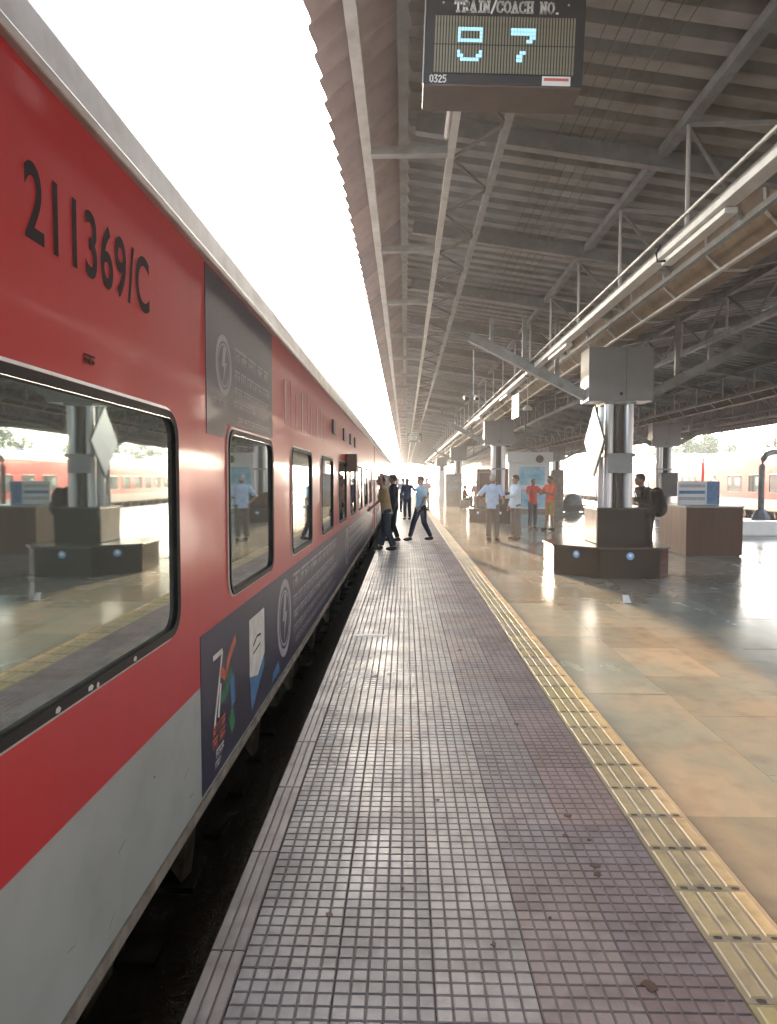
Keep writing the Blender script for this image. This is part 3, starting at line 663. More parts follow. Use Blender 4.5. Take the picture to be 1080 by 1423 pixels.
# valley gutters
for vx in (VX, mirX(VX)):
    poly = [(vx - .32, VALZ + .02), (vx - .30, VALZ - .28), (vx - .14, CAMZ + 2.36), (vx + .14, CAMZ + 2.36), (vx + .30, VALZ - .28), (vx + .32, VALZ + .02)]
    b = MB(); n = len(poly)
    b.add([(x, CYN, z) for x, z in poly] + [(x, CY1, z) for x, z in poly], [(i, n + i, n + i + 1, i + 1) for i in range(n - 1)])
    vg = part('valley_gutter', b, 'vgut', can)
    bb = MB()
    for (xa, za), (xb, zb) in zip(poly, poly[1:]): bb.bar((xa, 0, za - .008), (xb, 0, zb - .008), 0.05, 0.025)
    bmm = bb.mesh('gutter_strap', 'steell')
    for k in range(46): link('gutter_strap', bmm, vg, (0, -2.2 + 1.25 * k, 0))
    part('gutter_lip', MB().bar((vx - .15, CYN, CAMZ + 2.345), (vx - .15, CY1, CAMZ + 2.345), 0.05, 0.03), 'steell', vg)

# ------------------------------------------------------------------ columns
def column(x, y, side, label, detail=True, group='canopy columns along the platform'):
    t = thing('canopy_column', label, 'column', (x, y, 0), 0, group)
    pz0 = 0.0
    for dx, dy in ((-.17, -.17), (.17, -.17), (-.17, .17), (.17, .17)):
        part('pipe', MB().tube([(dx, dy, pz0), (dx, dy, 3.0)], 0.078, 16), 'ss', t, smooth=False)
    part('core_plate', MB().box(-0.02, 0.02, -0.16, 0.16, 0.0, 2.96).box(-.16, .16, -.02, .02, 0.0, 2.955), 'steeld', t)
    hb = part('head_box', MB().box(-0.55, 0.55, -0.28, 0.28, 2.95, 3.86), 'headbox', t, bevel=0.008)
    part('seam', MB().box(0.08, 0.088, -0.286, -0.27, 2.97, 3.84), 'steeld', hb)
    part('lamp_hole', MB().tube([(0.0, -0.287, 3.07), (0.0, -0.27, 3.07)], 0.03, 10), 'black', hb)
    # arms rising both ways
    for sgn, reach, zt in ((-1, 2.9, 0), (1, 2.9, 0)):
        if side < 0: sgn = -sgn
        b = MB()
        b.bar((sgn * 0.45, 0, 3.02), (sgn * (reach - 0.35), 0, 4.10), 0.14, 0.16)
        part('arm', b, 'steel', t)
        st = MB()
        for q in (0.28, 0.55, 0.82):
            xx = sgn * (0.45 + q * (reach - 0.8)); zz = 3.02 + q * 1.08
            st.bar((xx, 0, zz + .085), (xx, 0, 4.42), 0.07, 0.07)
        part('arm_strut', st, 'steel', t)
    part('fixing_band', MB().box(-.265, .265, -.265, .265, 2.0, 2.06).box(-.265, .265, -.265, .265, 2.9, 2.945), 'steel', t)
    return t
def bench(x, y, label, stickers=True):
    t = thing('granite_bench', label, 'bench', (x, y, 0), 0, 'granite benches round the columns')
    pn = [(-1.14, -.40), (-.52, -1.0), (.44, -1.0), (.68, -.72), (.68, .72), (.44, 1.0), (-.52, 1.0), (-1.14, .40)]
    def grow(d): return [(a + d * (1 if a > 0 else -1), c + d * (1 if c > 0 else -1)) for a, c in pn]
    part('core', MB().prism(grow(-.045), 0.0, 0.475), 'granite', t)
    for i in range(8):
        a = Vector((*pn[i], 0)); c = Vector((*pn[(i + 1) % 8], 0)); mid = (a + c) / 2; L_ = (c - a).length
        ang = math.atan2((c - a).y, (c - a).x)
        part('panel', MB().box(-L_ / 2 + .004, L_ / 2 - .004, 0, 0.03, 0.012, 0.47), 'granite', t, (mid.x, mid.y, 0), (0, 0, ang))
        d_ = (c - a).normalized(); nrm = Vector((d_.y, -d_.x, 0))
        if stickers and i in (0, 1):
            p = mid + nrm * 0.0035 + Vector((0, 0, 0.37))
            sk = part('sticker', MB().tube([(0, 0, 0), (nrm.x * .002, nrm.y * .002, 0)], 0.062, 20), 'sticker', t, p)
            part('sticker_print', MB().tube([(nrm.x * .002, nrm.y * .002, .01), (nrm.x * .0035, nrm.y * .0035, .01)], 0.03, 14), 'letter', sk)
    part('cap', MB().prism(grow(.03), 0.475, 0.51), 'granite_top', t, bevel=0.006)
    part('pedestal', MB().box(-0.40, 0.40, -0.40, 0.40, 0.51, 1.10), 'granite', t)
    part('pedestal_cap', MB().box(-0.43, 0.43, -0.43, 0.43, 1.10, 1.13), 'granite_top', t, bevel=0.005)
    part('pedestal_side', MB().box(-0.422, -0.4015, -0.385, 0.385, 0.52, 1.095), 'cream', t)  # cream on the left pedestal face only
    return t
cols = [(VX, 12.0, 1, 'stainless pipe column with diamond sign rising from the granite bench beside the brown counter'),
        (VX - .1, 26.3, 1, 'pipe column rising beside the brown board and the white and blue stall'),
        (VX, 47.0, 1, 'far pipe column beside the grey stall along the platform'),
        (VX, 68.0, 1, 'farthest pipe column of the near row under the canopy end'),
        (mirX(VX), 27.6, -1, 'pipe column with dark box standing behind the brown counter'),
        (mirX(VX), 47.0, -1, 'pipe column of the far row towards the sunlit train')]
for c in cols: column(*c)
bench(VX, 12.0, 'black granite bench with blue round stickers beside the brown counter')
bench(VX - .1, 26.3, 'black granite bench behind the man in grey trousers')
# diamond sign on the first column, facing the train
t = thing('diamond_sign', 'blank white diamond sign mounted on the pipe column facing the train', 'sign', (VX - 0.42, 11.82, 2.27))
dm = [(0, -0.60), (0.40, 0), (0, 0.60), (-0.40, 0)]
def yz_slab(poly, x0, x1):
    n = len(poly); return MB().add([(x0, y, z) for y, z in poly] + [(x1, y, z) for y, z in poly], [tuple(range(n)), tuple(range(2 * n - 1, n - 1, -1))] + [(i, n + i, n + (i + 1) % n, (i + 1) % n) for i in range(n)])
part('face', yz_slab(dm, -0.012, 0.004), 'signw', t, rot=(0, 0, R(8)))
part('backing', yz_slab([(y * 1.04, z * 1.04) for y, z in dm], 0.0045, 0.02), 'steeld', t, rot=(0, 0, R(8)))
part('stay', MB().bar((0.02, 0, 0.1), (0.20, 0.1, 0.1), 0.03).bar((0.02, 0, -0.1), (0.20, 0.1, -0.1), 0.03), 'steel', t)
# plate on the column
tag(part('column_plate', MB().box(-0.21, 0.21, -0.004, 0.004, -0.16, 0.16), 'headbox', None, (VX, 11.72, 1.88)), 'small blank grey plate fixed to the pipe column below the diamond sign', 'plate')
tag(part('column_speaker_box', MB().box(-0.32, 0.32, -0.2, 0.2, -0.47, 0.47), 'black', None, (mirX(VX), 27.1, 1.42), bevel=0.03), 'dark grey box mounted on the column behind the brown counter', 'box')

# ------------------------------------------------------------------ coach indicator boards
GLY = {'T': [[(.5, 0), (.5, 1)], [(0, 1), (1, 1)], [(0, 1), (0, .75)], [(1, 1), (1, .75)], [(.3, 0), (.7, 0)]],
       'R': [[(.2, 0), (.2, 1)], [(0, 1), (.75, 1), (.95, .85), (.95, .65), (.75, .5), (.2, .5)], [(.55, .5), (.9, 0), (1.05, 0)], [(0, 0), (.4, 0)]],
       'A': [[(.1, 0), (.5, 1), (.9, 0)], [(.27, .35), (.73, .35)], [(-.05, 0), (.3, 0)], [(.7, 0), (1.05, 0)]],
       'I': [[(.5, 0), (.5, 1)], [(.25, 0), (.75, 0)], [(.25, 1), (.75, 1)]],
       'N': [[(.15, 0), (.15, 1), (.85, 0), (.85, 1)], [(0, 0), (.3, 0)], [(.7, 1), (1, 1)], [(0, 1), (.15, 1)]],
       '/': [[(.1, -.1), (.8, 1.1)]], '.': [[(.2, 0), (.4, 0)]], ' ': [],
       'C': [[(.95, .75), (.85, .95), (.5, 1), (.15, .85), (.05, .5), (.15, .15), (.5, 0), (.85, .05), (.97, .28)], [(.95, 1), (.95, .72)]],
       'O': [[(.5, 1), (.85, .87), (.97, .5), (.85, .13), (.5, 0), (.15, .13), (.03, .5), (.15, .87), (.5, 1)]],
       'H': [[(.15, 0), (.15, 1)], [(.85, 0), (.85, 1)], [(.15, .5), (.85, .5)], [(0, 0), (.32, 0)], [(.68, 0), (1, 0)], [(0, 1), (.32, 1)], [(.68, 1), (1, 1)]],
       '0': [[(.5, 1), (.9, .8), (.9, .2), (.5, 0), (.1, .2), (.1, .8), (.5, 1)]], '3': [[(.1, 1), (.9, 1), (.4, .58), (.9, .35), (.7, 0), (.1, .05)]],
       '2': [[(.1, .8), (.5, 1), (.9, .75), (.1, 0), (.95, 0)]], '5': [[(.9, 1), (.2, 1), (.15, .55), (.7, .6), (.9, .3), (.6, 0), (.1, .08)]]}
def write(s, x, z, w, h, th, y, adv=1.28):
    b = MB(); total = len(s)
    for ch in s:
        for pl in GLY[ch]:
            for (a, c), (d, e) in zip(pl, pl[1:]):
                v = Vector((d - a, e - c)); v.normalize(); nx, nz = -v.y * th / 2, v.x * th / 2; ex, ez = v.x * th * .4, v.y * th * .4
                b.add([(x + a * w - ex + nx, y, z + c * h - ez + nz), (x + a * w - ex - nx, y, z + c * h - ez - nz), (x + d * w + ex - nx, y, z + e * h + ez - nz), (x + d * w + ex + nx, y, z + e * h + ez + nz)], [(0, 1, 2, 3)])
        x += w * (adv if ch not in '/I. ' else adv * 0.78)
    return b
def indicator(x, y, z, label, tilt):
    t = thing('coach_indicator', label, 'display board', (x, y, z), 0, 'coach indicator boards hanging from the canopy'); t.rotation_euler = (0, R(tilt), 0)
    W = 0.845; H = 0.47; D = 0.26         # origin at the bottom front centre
    cs = part('case', MB().box(-W / 2, W / 2, 0, D, 0.004, H), 'boardk', t, bevel=0.006)
    part('underside', MB().box(-W / 2 + .004, W / 2 - .004, 0.005, D - .004, -0.004, 0.0035), 'boardu', t)
    part('edge_trim', MB().box(-W / 2 - .006, -W / 2 - .0005, -0.004, 0.012, -0.004, H), 'steell', t)
    sc = part('screen', MB().box(-W / 2 + .05, W / 2 - .05, -0.006, -0.0005, 0.055, 0.352), 'boardk', t)
    sm = MB().box(-0.0045, 0.0045, -0.008, -0.0062, 0.058, 0.200).box(-0.0045, 0.0045, -0.008, -0.0062, 0.206, 0.349).mesh('led_strip', 'ledoff')
    for k in range(48): link('led_strip', sm, sc, (-W / 2 + .058 + k * (W - .116) / 47, 0, 0))
    lit = MB()
    def px(cx, rows, zt):
        for r_, row in enumerate(rows):
            for c_, ch in enumerate(row):
                if ch == '1':
                    a = cx + c_ * 0.0165; zz = zt - r_ * 0.0195; lit.box(a, a + 0.0145, -0.011, -0.0082, zz - 0.0165, zz)
    px(-W / 2 + .175, ['11111111', '10000001', '10000001', '11111111', '00000000', '00000000', '10000001', '11000011', '01111110'], 0.290)
    px(-W / 2 + .455, ['11111111', '11111111', '00000011', '00000110', '00000000', '00000000', '00011000', '00110000', '00110000'], 0.290)
    part('lit_digits', lit, 'led', sc)
    part('lettering', write('TRAIN/COACH NO.', -W / 2 + .155, 0.376, 0.031, 0.054, 0.011, -0.0012), 'letter', cs)
    part('lettering', write('0325', -W / 2 + .035, 0.010, 0.018, 0.036, 0.007, -0.0012), 'letter', cs)
    lb_ = part('maker_label', MB().box(W / 2 - .215, W / 2 - .065, -0.003, -0.0005, 0.004, 0.052), 'letter', cs)
    part('label_print', MB().box(W / 2 - .205, W / 2 - .075, -0.0045, -0.0032, 0.028, 0.042), 'redp', lb_)
    for sx in (-0.12, 0.27): part('hanger', MB().tube([(sx, D / 2, H), (sx, D / 2, 2.87 + CAMZ - z)], 0.014, 8), 'steel', t)
    for sx in (-.33, .33): part('screw', MB().tube([(sx, -0.003, 0.42), (sx, 0, 0.42)], 0.006, 8), 'steell', cs)
    return t
indicator(0.515, 3.72, CAMZ + 2.095, 'hanging display board reading TRAIN/COACH NO. with lit blue 07', 2.2)
indicator(0.52, 38.5, CAMZ + 2.165, 'far hanging display board near the canopy end above the walking people', 0)

# hanging cameras, sign plate, lamp
t = thing('camera_cluster', 'pair of small cameras hanging on a rod from the canopy arm', 'camera', (1.20, 12.0, CAMZ + 1.43))
part('rod', MB().tube([(0, 0, 0), (0, 0, 0.85)], 0.011, 8), 'steel', t)
part('cross_bar', MB().tube([(-0.14, 0, 0.0), (0.06, 0, 0.0)], 0.011, 8), 'steel', t)
for dx in (-0.13, 0.05):
    bd = part('camera_body', MB().tube([(dx, -0.1, -0.02), (dx, 0.09, 0.03)], 0.045, 12), 'tray' if dx > 0 else 'steeld', t)
    part('lens', MB().tube([(dx, -0.106, -0.022), (dx, -0.1, -0.02)], 0.03, 12), 'black', bd)
t = thing('hanging_plate', 'narrow white hanging plate below the cable tray seen edge on', 'sign', (2.42, 15.0, CAMZ + 1.36))
part('plate', MB().box(-.012, .012, -0.3, 0.3, 0, 0.5), 'signw', t, rot=(0, 0, R(4)))
part('rod', MB().tube([(0, -.2, .5), (0, -.2, .62)], .008, 6).tube([(0, .2, .5), (0, .2, .62)], .008, 6), 'steel', t)
t = thing('pendant_lamp', 'small white pendant lamp hanging on a rod beside the cable tray', 'lamp', (2.75, 15.4, CAMZ + 1.62))
part('rod', MB().tube([(0, 0, .06), (0, 0, .85)], .010, 6), 'tray', t)
part('shade', MB().loft([((0, 0, -.05), .11, .11), ((0, 0, .0), .10, .10), ((0, 0, .06), .035, .035)]), 'tray', t)

# ------------------------------------------------------------------ counter, stalls, post
t = thing('service_counter', 'brown laminate counter box standing on the platform beside the granite bench', 'counter', (5.88, 14.3, 0))
part('front_panel', MB().box(0.012, 1.16, 0, 0.03, 0.03, 1.02), 'lam', t)
part('side_panel', MB().box(0, 0.0115, 0, 1.5, 0.03, 1.02), 'laml', t)
part('side_panel', MB().box(1.1605, 1.172, 0, 1.5, 0.03, 1.02), 'lam', t)
part('back_panel', MB().box(0.012, 1.16, 1.47, 1.5, 0.03, 1.02), 'lam', t)
part('plinth', MB().box(0.03, 1.14, 0.04, 1.46, 0, 0.03), 'black', t)
part('top', MB().box(-0.02, 1.19, -0.02, 1.52, 1.02, 1.055), 'lamtop', t, bevel=0.005)
for k in range(5): part('hook', MB().box(0.2 + k * 0.19, 0.23 + k * .19, -0.012, -0.0005, 0.86, 0.93), 'black', t)
t = thing('counter_sign', 'blue and white sign board standing on the brown counter', 'sign', (6.05, 15.2, 1.055))
part('board', MB().box(0, 0.92, 0, 0.03, 0, 0.52), 'stall', t)
part('blue_panel', MB().box(0.64, 0.915, -0.006, -0.0005, 0.01, 0.51), 'pblue', t)
for k in range(3): part('printed_band', MB().box(0.03, 0.60, -0.006, -0.0005, 0.10 + k * 0.14, 0.17 + k * 0.14), 'print' if k != 1 else 'pblue', t)
t = thing('drinks_stall', 'white stall with blue printed panels behind the person in orange', 'stall', (5.1, 33.5, 0))
part('wall', MB().box(0, 2.0, 0, 1.8, 0.0, 2.9), 'stall', t)
part('base', MB().box(-0.02, 2.02, -0.02, 1.82, 0.0, 0.18), 'stallg', t)
for k in range(3): part('blue_panel', MB().box(0.12 + k * .6, 0.68 + k * .6, -0.02, -0.001, 0.25, 1.15), 'stallb', t)
part('blue_panel', MB().box(0.5, 1.75, -0.02, -0.001, 1.35, 2.25), 'stallb', t)
part('canopy_board', MB().box(-0.1, 2.1, -0.25, -0.021, 2.45, 2.95), 'stall', t)
part('fan', MB().tube([(1.45, -0.30, 2.62), (1.45, -0.252, 2.62)], 0.19, 20), 'steeld', t)
part('post', MB().box(-0.38, -0.16, 0, 0.22, 0, 3.1), 'signw', t)
t = thing('notice_kiosk', 'brown board cabinet behind the column and granite bench near the stall', 'cabinet', (2.95, 27.5, 0))
part('cabinet', MB().box(0, 1.15, 0, 0.3, 0.0, 2.0), 'stallg', t, bevel=0.01)
part('frame', MB().box(-.06, 1.21, -.03, -.001, 1.92, 2.06).box(-.06, .02, -.03, -.001, 0, 1.919).box(1.13, 1.21, -.03, -.001, 0, 1.919), 'laml', t)
part('board', MB().box(.06, 1.09, -.015, -.001, 0.9, 1.88), 'lam', t)
t = thing('grey_stall', 'grey brown shuttered stall around the far column', 'stall', (2.35, 43, 0))
part('wall', MB().box(0.25, 1.25, 0, 1.8, 0, 2.0), 'stallg', t)
part('shutter', MB().box(0.32, 1.18, -.02, -.001, .9, 1.85), 'steel', t)
part('pillar', MB().box(-0.2, 0.12, 0, .5, 0, 2.2), 'stall', t)
t = thing('brown_cabinet', 'tall grey brown cabinet standing beside the blue and white stall', 'cabinet', (7.35, 34, 0))
part('cabinet', MB().box(0, 0.55, 0, 0.6, 0, 2.1), 'stallg', t, bevel=0.01); part('door', MB().box(.05, .5, -.015, -.001, .15, 1.95), 'bracket', t)
t = thing('luggage_trolley', 'low trolley carrying a rounded grey covered bundle beside the tall cabinet', 'trolley', (8.5, 34.6, 0))
part('deck', MB().box(-.65, .65, -.4, .4, 0.28, 0.36), 'steeld', t)
part('skirt', MB().box(-.62, .62, -.38, -.36, 0.02, 0.28), 'black', t)
for sx in (-.45, .45): part('wheel', MB().tube([(sx, -.42, .14), (sx, -.36, .14)], .14, 16), 'black', t)
b = MB(); b.ell((0, 0, 0.40), (0.50, 0.38, 0.52), 22, 12); part('bundle', b, 'tarp', t, smooth=True)
t = thing('gooseneck_post', 'dark gooseneck post on a block base at the far platform side', 'post', (12.6, 24.3, 0))
part('pipe', MB().tube([(0, 0, .3), (0, 0, 2.1), (.03, 0, 2.32), (.14, 0, 2.5), (.36, 0, 2.58), (.9, 0, 2.6)], 0.10, 12), 'steel', t, smooth=True)
part('base', MB().loft([((0, 0, 0), .34, .34), ((0, 0, .3), .30, .30), ((0, 0, .55), .16, .16)], 8), 'tarp', t)
t = thing('white_ledge', 'low white plastered ledge along the far platform side', 'ledge', (9.4, 19.6, 0))
part('block', MB().box(0, 4.6, 0, 0.5, 0, 0.42), 'signw', t, bevel=0.03)

# ------------------------------------------------------------------ people
def remesh(b, voxel, name, m, parent, smooth_it=3):
    me = b.mesh('tmp', m); o = bpy.data.objects.new('tmp', me); C.objects.link(o)
    md = o.modifiers.new('r', 'REMESH'); md.mode = 'VOXEL'; md.voxel_size = voxel; md.use_smooth_shade = True
    sm = o.modifiers.new('s', 'SMOOTH'); sm.factor = 0.5; sm.iterations = smooth_it
    dg = bpy.context.evaluated_depsgraph_get()
    new = bpy.data.meshes.new_from_object(o.evaluated_get(dg)); bpy.data.objects.remove(o); bpy.data.meshes.remove(me)
    new.name = name; new.materials.clear(); new.materials.append(M[m])
    for p in new.polygons: p.use_smooth = True
    return link(name, new, parent)
def person(label, loc, rz, shirt, legs, hair='hair', pose=None, short_sleeve=True, shorts=False, wide=1.0, height=1.70, vox=0.013, group='people standing and walking on the platform', seated=False):
    P = dict(lean=(0, 0), head=(0, -0.02), Lelb=(-.25, .03, 1.13), Lwri=(-.27, -.05, .89), Relb=(.25, .03, 1.13), Rwri=(.27, -.05, .89),
             Lkne=(-.10, -.02, .50), Lank=(-.11, .02, .09), Rkne=(.10, -.02, .50), Rank=(.11, .02, .09), pel=0.92)
    P.update(pose or {})
    t = thing('person', label, 'person', loc, rz, group); s = height / 1.70; t.scale = (s, s, s)
    lx, ly = P['lean']; pz = P['pel']; dz = pz - 0.92
    def up(x, y, z): k = (z - 0.92) / 0.55; return (x + lx * k, y + ly * k, z + dz)
    hd = up(P['head'][0], P['head'][1], 1.585)
    J = {k: Vector(P[k]) for k in ('Lelb', 'Lwri', 'Relb', 'Rwri', 'Lkne', 'Lank', 'Rkne', 'Rank')}
    Ls, Rs = Vector(up(-.18, 0, 1.385)), Vector(up(.18, 0, 1.385)); Lh, Rh = Vector((-.09, 0, pz - .03)), Vector((.09, 0, pz - .03))
    b = MB()
    b.loft([(up(0, 0, .88), .14, .10), (up(0, 0, 1.05), .125, .09), (up(0, 0, 1.25), .155, .105), (up(0, 0, 1.38), .16, .09), (up(0, 0, 1.44), .08, .06)])
    b.cone(up(0, 0, 1.40), .055, hd, .05)
    b.ell(hd, (.074, .092, .112), 18, 12); b.ell((hd[0], hd[1] - .035, hd[2] - .055), (.052, .055, .06)); b.ell((hd[0], hd[1] - .098, hd[2] - .012), (.014, .02, .022), 8, 6)
    for sx in (-1, 1): b.ell((hd[0] + sx * .076, hd[1] + .01, hd[2] - .01), (.014, .022, .032), 8, 6)
    for sh, el, wr, sx in ((Ls, J['Lelb'], J['Lwri'], -1), (Rs, J['Relb'], J['Rwri'], 1)):
        b.cone(sh, .052, el, .040); b.cone(el, .040, wr, .028)
        d = (wr - el).normalized(); side = d.cross(Vector((0, 1, 0)) if abs(d.y) < .9 else Vector((1, 0, 0))).normalized(); oth = side.cross(d)
        pc = wr + d * .05; b.cone(wr, .026, wr + d * .075, .032, 10)
        for q, ln in zip((-1.5, -.5, .5, 1.5), (.062, .075, .07, .055)):
            r0 = wr + d * .085 + oth * q * .021; mid = r0 + d * ln * .55; b.cone(r0, .0105, mid, .010, 6); b.cone(mid, .010, mid + (d * .8 + side * -sx * .5).normalized() * ln * .5, .009, 6)
        th = wr + d * .03 - oth * .030; b.cone(th, .013, th + (d * .7 - oth * .7).normalized() * .065, .010, 6)
    for h_, k_, a_ in ((Lh, J['Lkne'], J['Lank']), (Rh, J['Rkne'], J['Rank'])):
        b.cone(h_, .078, k_, .052); b.cone(k_, .052, a_, .036); b.cone(a_, .036, a_ + Vector((0, -.05, -.04)), .035)
    remesh(b, vox, 'body', 'skin', t)
    # shirt
    b = MB()
    b.loft([(up(0, 0, .84), .168 * wide, .128), (up(0, 0, .95), .165, .125), (up(0, 0, 1.08), .158, .118), (up(0, 0, 1.25), .178, .126), (up(0, 0, 1.38), .185, .108), (up(0, 0, 1.435), .10, .075), (up(0, 0, 1.465), .066, .066)], 18)
    for sh, el, wr in ((Ls, J['Lelb'], J['Lwri']), (Rs, J['Relb'], J['Rwri'])):
        if short_sleeve: b.cone(sh, .068, sh.lerp(el, .72), .066)
        else: b.cone(sh, .068, el, .056); b.cone(el, .056, el.lerp(wr, .93), .044)
    remesh(b, vox, 'shirt', shirt, t)
    # trousers
    b = MB()
    b.loft([(up(0, 0, .80), .15, .115), (up(0, 0, .92), .163, .122), (up(0, 0, .985), .155, .115)], 16)
    for h_, k_, a_ in ((Lh, J['Lkne'], J['Lank']), (Rh, J['Rkne'], J['Rank'])):
        b.cone(h_, .098, h_.lerp(k_, .95) if shorts else k_, .074 * wide)
        if not shorts: b.tube([k_, k_.lerp(a_, .94)], .074 * wide, 12, .058 * wide * wide)
    remesh(b, vox, 'shorts' if shorts else 'trousers', legs, t)
    for a_ in (J['Lank'], J['Rank']):
        b = MB(); b.ell((a_.x, a_.y - .06, a_.z - .045), (.048, .135, .045)); b.ell((a_.x, a_.y + .0, a_.z - .03), (.044, .06, .055)); part('shoe', b, 'leather', t, smooth=True)
    b = MB(); b.ell((hd[0], hd[1] + .018, hd[2] + .028), (.083, .096, .100), 18, 12); b.ell((hd[0], hd[1] - .03, hd[2] + .085), (.06, .06, .035)); remesh(b, .011, 'hair', hair, t, 2)
    for sx in (-1, 1): part('eye', MB().ell((hd[0] + sx * .03, hd[1] - .084, hd[2] + .012), (.013, .008, .008), 8, 6), 'black', t, smooth=True)
    part('mouth', MB().ell((hd[0], hd[1] - .088, hd[2] - .052), (.024, .006, .006), 8, 6), 'leather', t, smooth=True)
    return t, hd
stride = dict(Lkne=(-.10, -.16, .51), Lank=(-.12, -.27, .10), Rkne=(.10, .03, .50), Rank=(.12, .23, .12), Lelb=(-.26, .10, 1.14), Lwri=(-.28, .04, .90), Relb=(.26, -.04, 1.14), Rwri=(.27, -.18, .93))
person('man in tan shirt and dark jeans leaning to the train, hand at head', (-0.42, 15.4, 0), R(-75), 'tan_cotton', 'navy_denim',
       pose=dict(lean=(0, -.09), Relb=(.34, -.20, 1.44), Rwri=(.17, -.16, 1.62), Lelb=(-.25, -.10, 1.13), Lwri=(-.24, -.28, .98), Lank=(-.11, -.12, .09), Rank=(.11, .14, .09)), wide=1.14)
person('person in black clothes half hidden behind the man in tan shirt', (-0.30, 17.6, 0), R(-100), 'black_cloth', 'black_cloth', short_sleeve=False, pose=dict(Lank=(-.12, -.14, .09), Rank=(.12, .14, .10)), height=1.74)
person('man in dark navy shirt standing far along the platform', (0.09, 27.4, 0), R(-20), 'navy_cotton', 'navy_denim', short_sleeve=False, pose=dict(Relb=(.36, -.06, 1.22), Rwri=(.44, -.24, 1.24)), vox=.016, height=1.66)
person('man in sky blue T-shirt striding with legs wide apart', (0.42, 17.7, 0), R(-62), 'sky_blue_knit', 'navy_denim', pose=stride, height=1.70)
person('grey haired man in pale blue shirt with hand on hip', (2.28, 17.7, 0), R(150), 'pale_blue_cotton', 'grey_trouser', hair='hairg',
       pose=dict(Relb=(.36, .10, 1.14), Rwri=(.20, .06, .98), Lelb=(-.30, .0, 1.13), Lwri=(-.22, -.18, 1.02)), wide=1.08, height=1.74)
person('man in white shirt and loose grey trousers reaching out an arm', (2.95, 18.1, 0), R(-70), 'white_blue_cotton', 'brown_grey_trouser', short_sleeve=False,
       pose=dict(Relb=(.24, -.20, 1.16), Rwri=(.20, -.44, 1.13), Lelb=(-.26, .04, 1.13)), wide=1.22, height=1.73)
person('person in red shirt and dark jeans beside the blue stall', (4.16, 22.2, 0), R(30), 'red_cotton', 'navy_denim', pose=dict(Lelb=(-.34, -.12, 1.2), Lwri=(-.42, -.30, 1.22), Relb=(.38, -.1, 1.2), Rwri=(.54, -.14, 1.28)), height=1.66)
person('man in orange shirt and khaki shorts standing before the stall', (4.58, 21.5, 0), R(-60), 'orange_cotton', 'khaki_cotton', shorts=True, pose=dict(Relb=(.26, -.16, 1.14), Rwri=(.14, -.36, 1.2), Lelb=(-.26, -.14, 1.14), Lwri=(-.12, -.34, 1.2), Lank=(-.11, -.1, .09)), height=1.72)
bp, _ = person('person in dark clothes standing behind the granite bench wearing a backpack', (4.80, 13.55, 0), R(-80), 'black_cloth', 'black_cloth', short_sleeve=False, pose=dict(lean=(0, -.12), Relb=(.26, -.16, 1.14), Rwri=(.18, -.36, 1.22)), height=1.72)
pk = thing('backpack', 'bulging black backpack worn by the person behind the granite bench', 'backpack', (4.80, 13.55, 0), R(-80))
b = MB(); b.ell((0, .20, 1.20), (.18, .15, .26), 16, 10); b.ell((0, .25, 1.05), (.17, .16, .19), 16, 10); b.ell((0, .34, 1.07), (.12, .07, .11)); remesh(b, .014, 'bag', 'black_cloth', pk)
part('strap', MB().tube([(-.11, .12, 1.38), (-.11, -.06, 1.45), (-.12, -.22, 1.36), (-.12, -.17, 1.2)], .018, 6).tube([(.11, .12, 1.38), (.11, -.06, 1.45), (.12, -.22, 1.36), (.12, -.17, 1.2)], .018, 6), 'black', pk)
sit = dict(pel=0.48, Lkne=(-.11, -.42, .50), Lank=(-.11, -.44, .09), Rkne=(.11, -.42, .50), Rank=(.11, -.40, .09), Lelb=(-.25, -.05, .72), Lwri=(-.18, -.28, .62), Relb=(.25, -.05, .72), Rwri=(.18, -.28, .62))
person('person in brown seated on a bundle near the far grey stall', (3.55, 40.5, 0), R(70), 'leather', 'grey_trouser', pose=sit, vox=.018)
part('bundle', MB().box(-.3, .3, -.28, .28, 0, .43), 'stallg', None, (3.58, 40.55, 0), bevel=.08)
tag(bpy.data.objects['bundle.001'] if 'bundle.001' in bpy.data.objects else bpy.data.objects['bundle'], 'brown bundle under the seated person near the far stall', 'bundle')
person('person in pink standing behind the brown board cabinet', (3.15, 29.6, 0), R(10), 'pink_cotton', 'stallg', vox=.018, height=1.6)
person('person in white far along the platform beside the man in navy', (-0.1, 34, 0), R(15), 'white_cotton', 'navy_denim', vox=.018)
person('person in pale pink standing far behind the man in sky blue', (1.15, 36, 0), R(-40), 'pink_cotton', 'brown_grey_trouser', vox=.018)

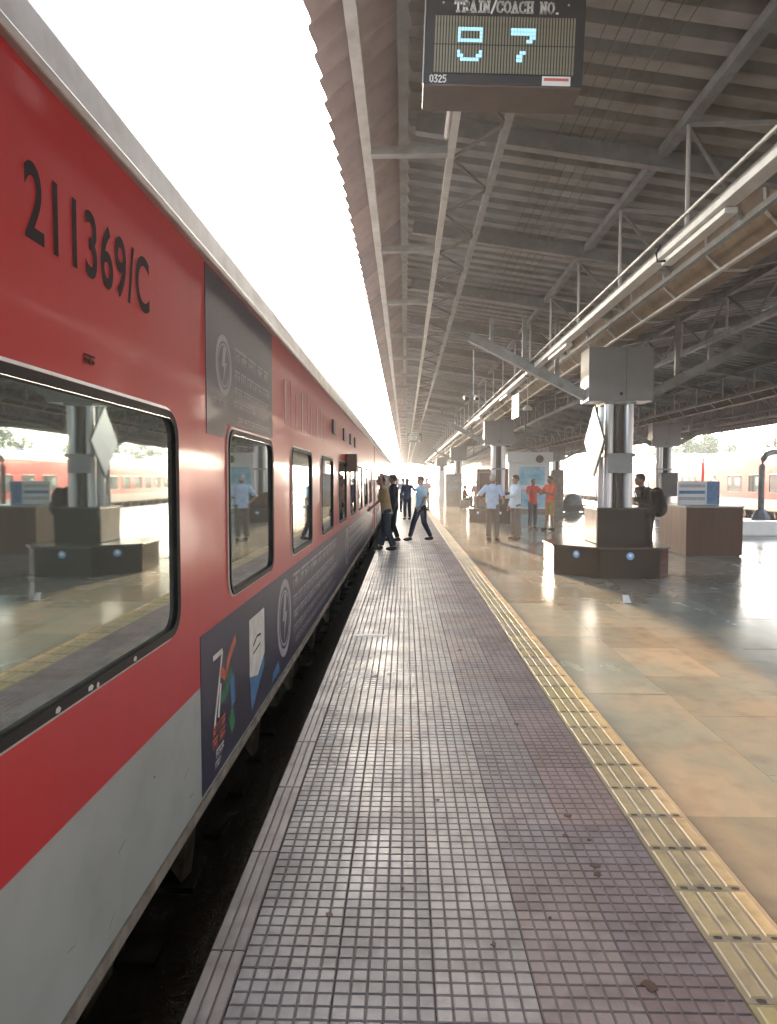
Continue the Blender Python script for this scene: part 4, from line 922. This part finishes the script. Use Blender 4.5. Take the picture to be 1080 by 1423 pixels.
# ------------------------------------------------------------------ trees beyond the far train
def tree(x, y, h, seed, label):
    rn = random.Random(seed); t = thing('tree', label, 'tree', (x, y, -1.05), 0, 'trees beyond the far train')
    b = MB(); b.tube([(0, 0, 0), (rn.uniform(-.2, .2), 0, h * .3), (rn.uniform(-.4, .4), .2, h * .6)], .28, 10, .12)
    tips = []
    for k in range(7):
        a = rn.uniform(0, 6.28); p = Vector((math.cos(a) * h * .3, math.sin(a) * h * .3, h * rn.uniform(.55, .85))); b.tube([(0, 0, h * rn.uniform(.28, .5)), p * .6 + Vector((0, 0, h * .2)), p], .10, 6, .03); tips.append(p)
    part('trunk', b, 'bark', t)
    f = MB()
    cl = [Vector((rn.gauss(0, h * .19), rn.gauss(0, h * .19), h * rn.uniform(.42, .95))) for _ in range(26)] + tips
    for c in cl:
        rr = h * rn.uniform(.08, .15)
        for k in range(110):
            d = Vector((rn.gauss(0, 1), rn.gauss(0, 1), rn.gauss(0, .8))).normalized() * rr * rn.uniform(.4, 1); p = c + d
            u = Vector((rn.gauss(0, 1), rn.gauss(0, 1), rn.gauss(0, 1))).normalized(); v = u.cross(Vector((rn.gauss(0, 1), rn.gauss(0, 1), 1))).normalized(); s = h * .016
            f.add([p - u * s, p + v * s * .7, p + u * s * 1.2, p - v * s * .7], [(0, 1, 2, 3)])
    part('crown', f, 'leaf', t)
tl = ['round crowned green tree behind the far train nearest the gooseneck post', 'tall green tree rising behind the far train roof', 'broad green tree behind the middle of the far train', 'small green tree behind the far train', 'hazy green tree beyond the far end of the train']
for i, (x, y, h) in enumerate([(31, 48, 7.2), (36, 62, 9.0), (34, 76, 8), (40, 92, 9.5), (44, 120, 10.5)]): tree(x, y, h, 100 + i, tl[i])

# ------------------------------------------------------------------ haze
HAZE = True
if HAZE:
    hm = bpy.data.materials.new('haze_air'); hm.use_nodes = True; nt = hm.node_tree; nt.nodes.clear()
    vo = nt.nodes.new('ShaderNodeVolumePrincipled'); vo.inputs['Color'].default_value = (0.80, 0.90, 1.0, 1); vo.inputs['Density'].default_value = 0.0016; vo.inputs['Anisotropy'].default_value = 0.45
    ou = nt.nodes.new('ShaderNodeOutputMaterial'); nt.links.new(vo.outputs[0], ou.inputs['Volume'])
    b = MB().box(-1600, 1600, -700, 2600, -2.1, 13.5)
    o = part('haze', b, hm); o['kind'] = 'stuff'; o.display_type = 'WIRE'
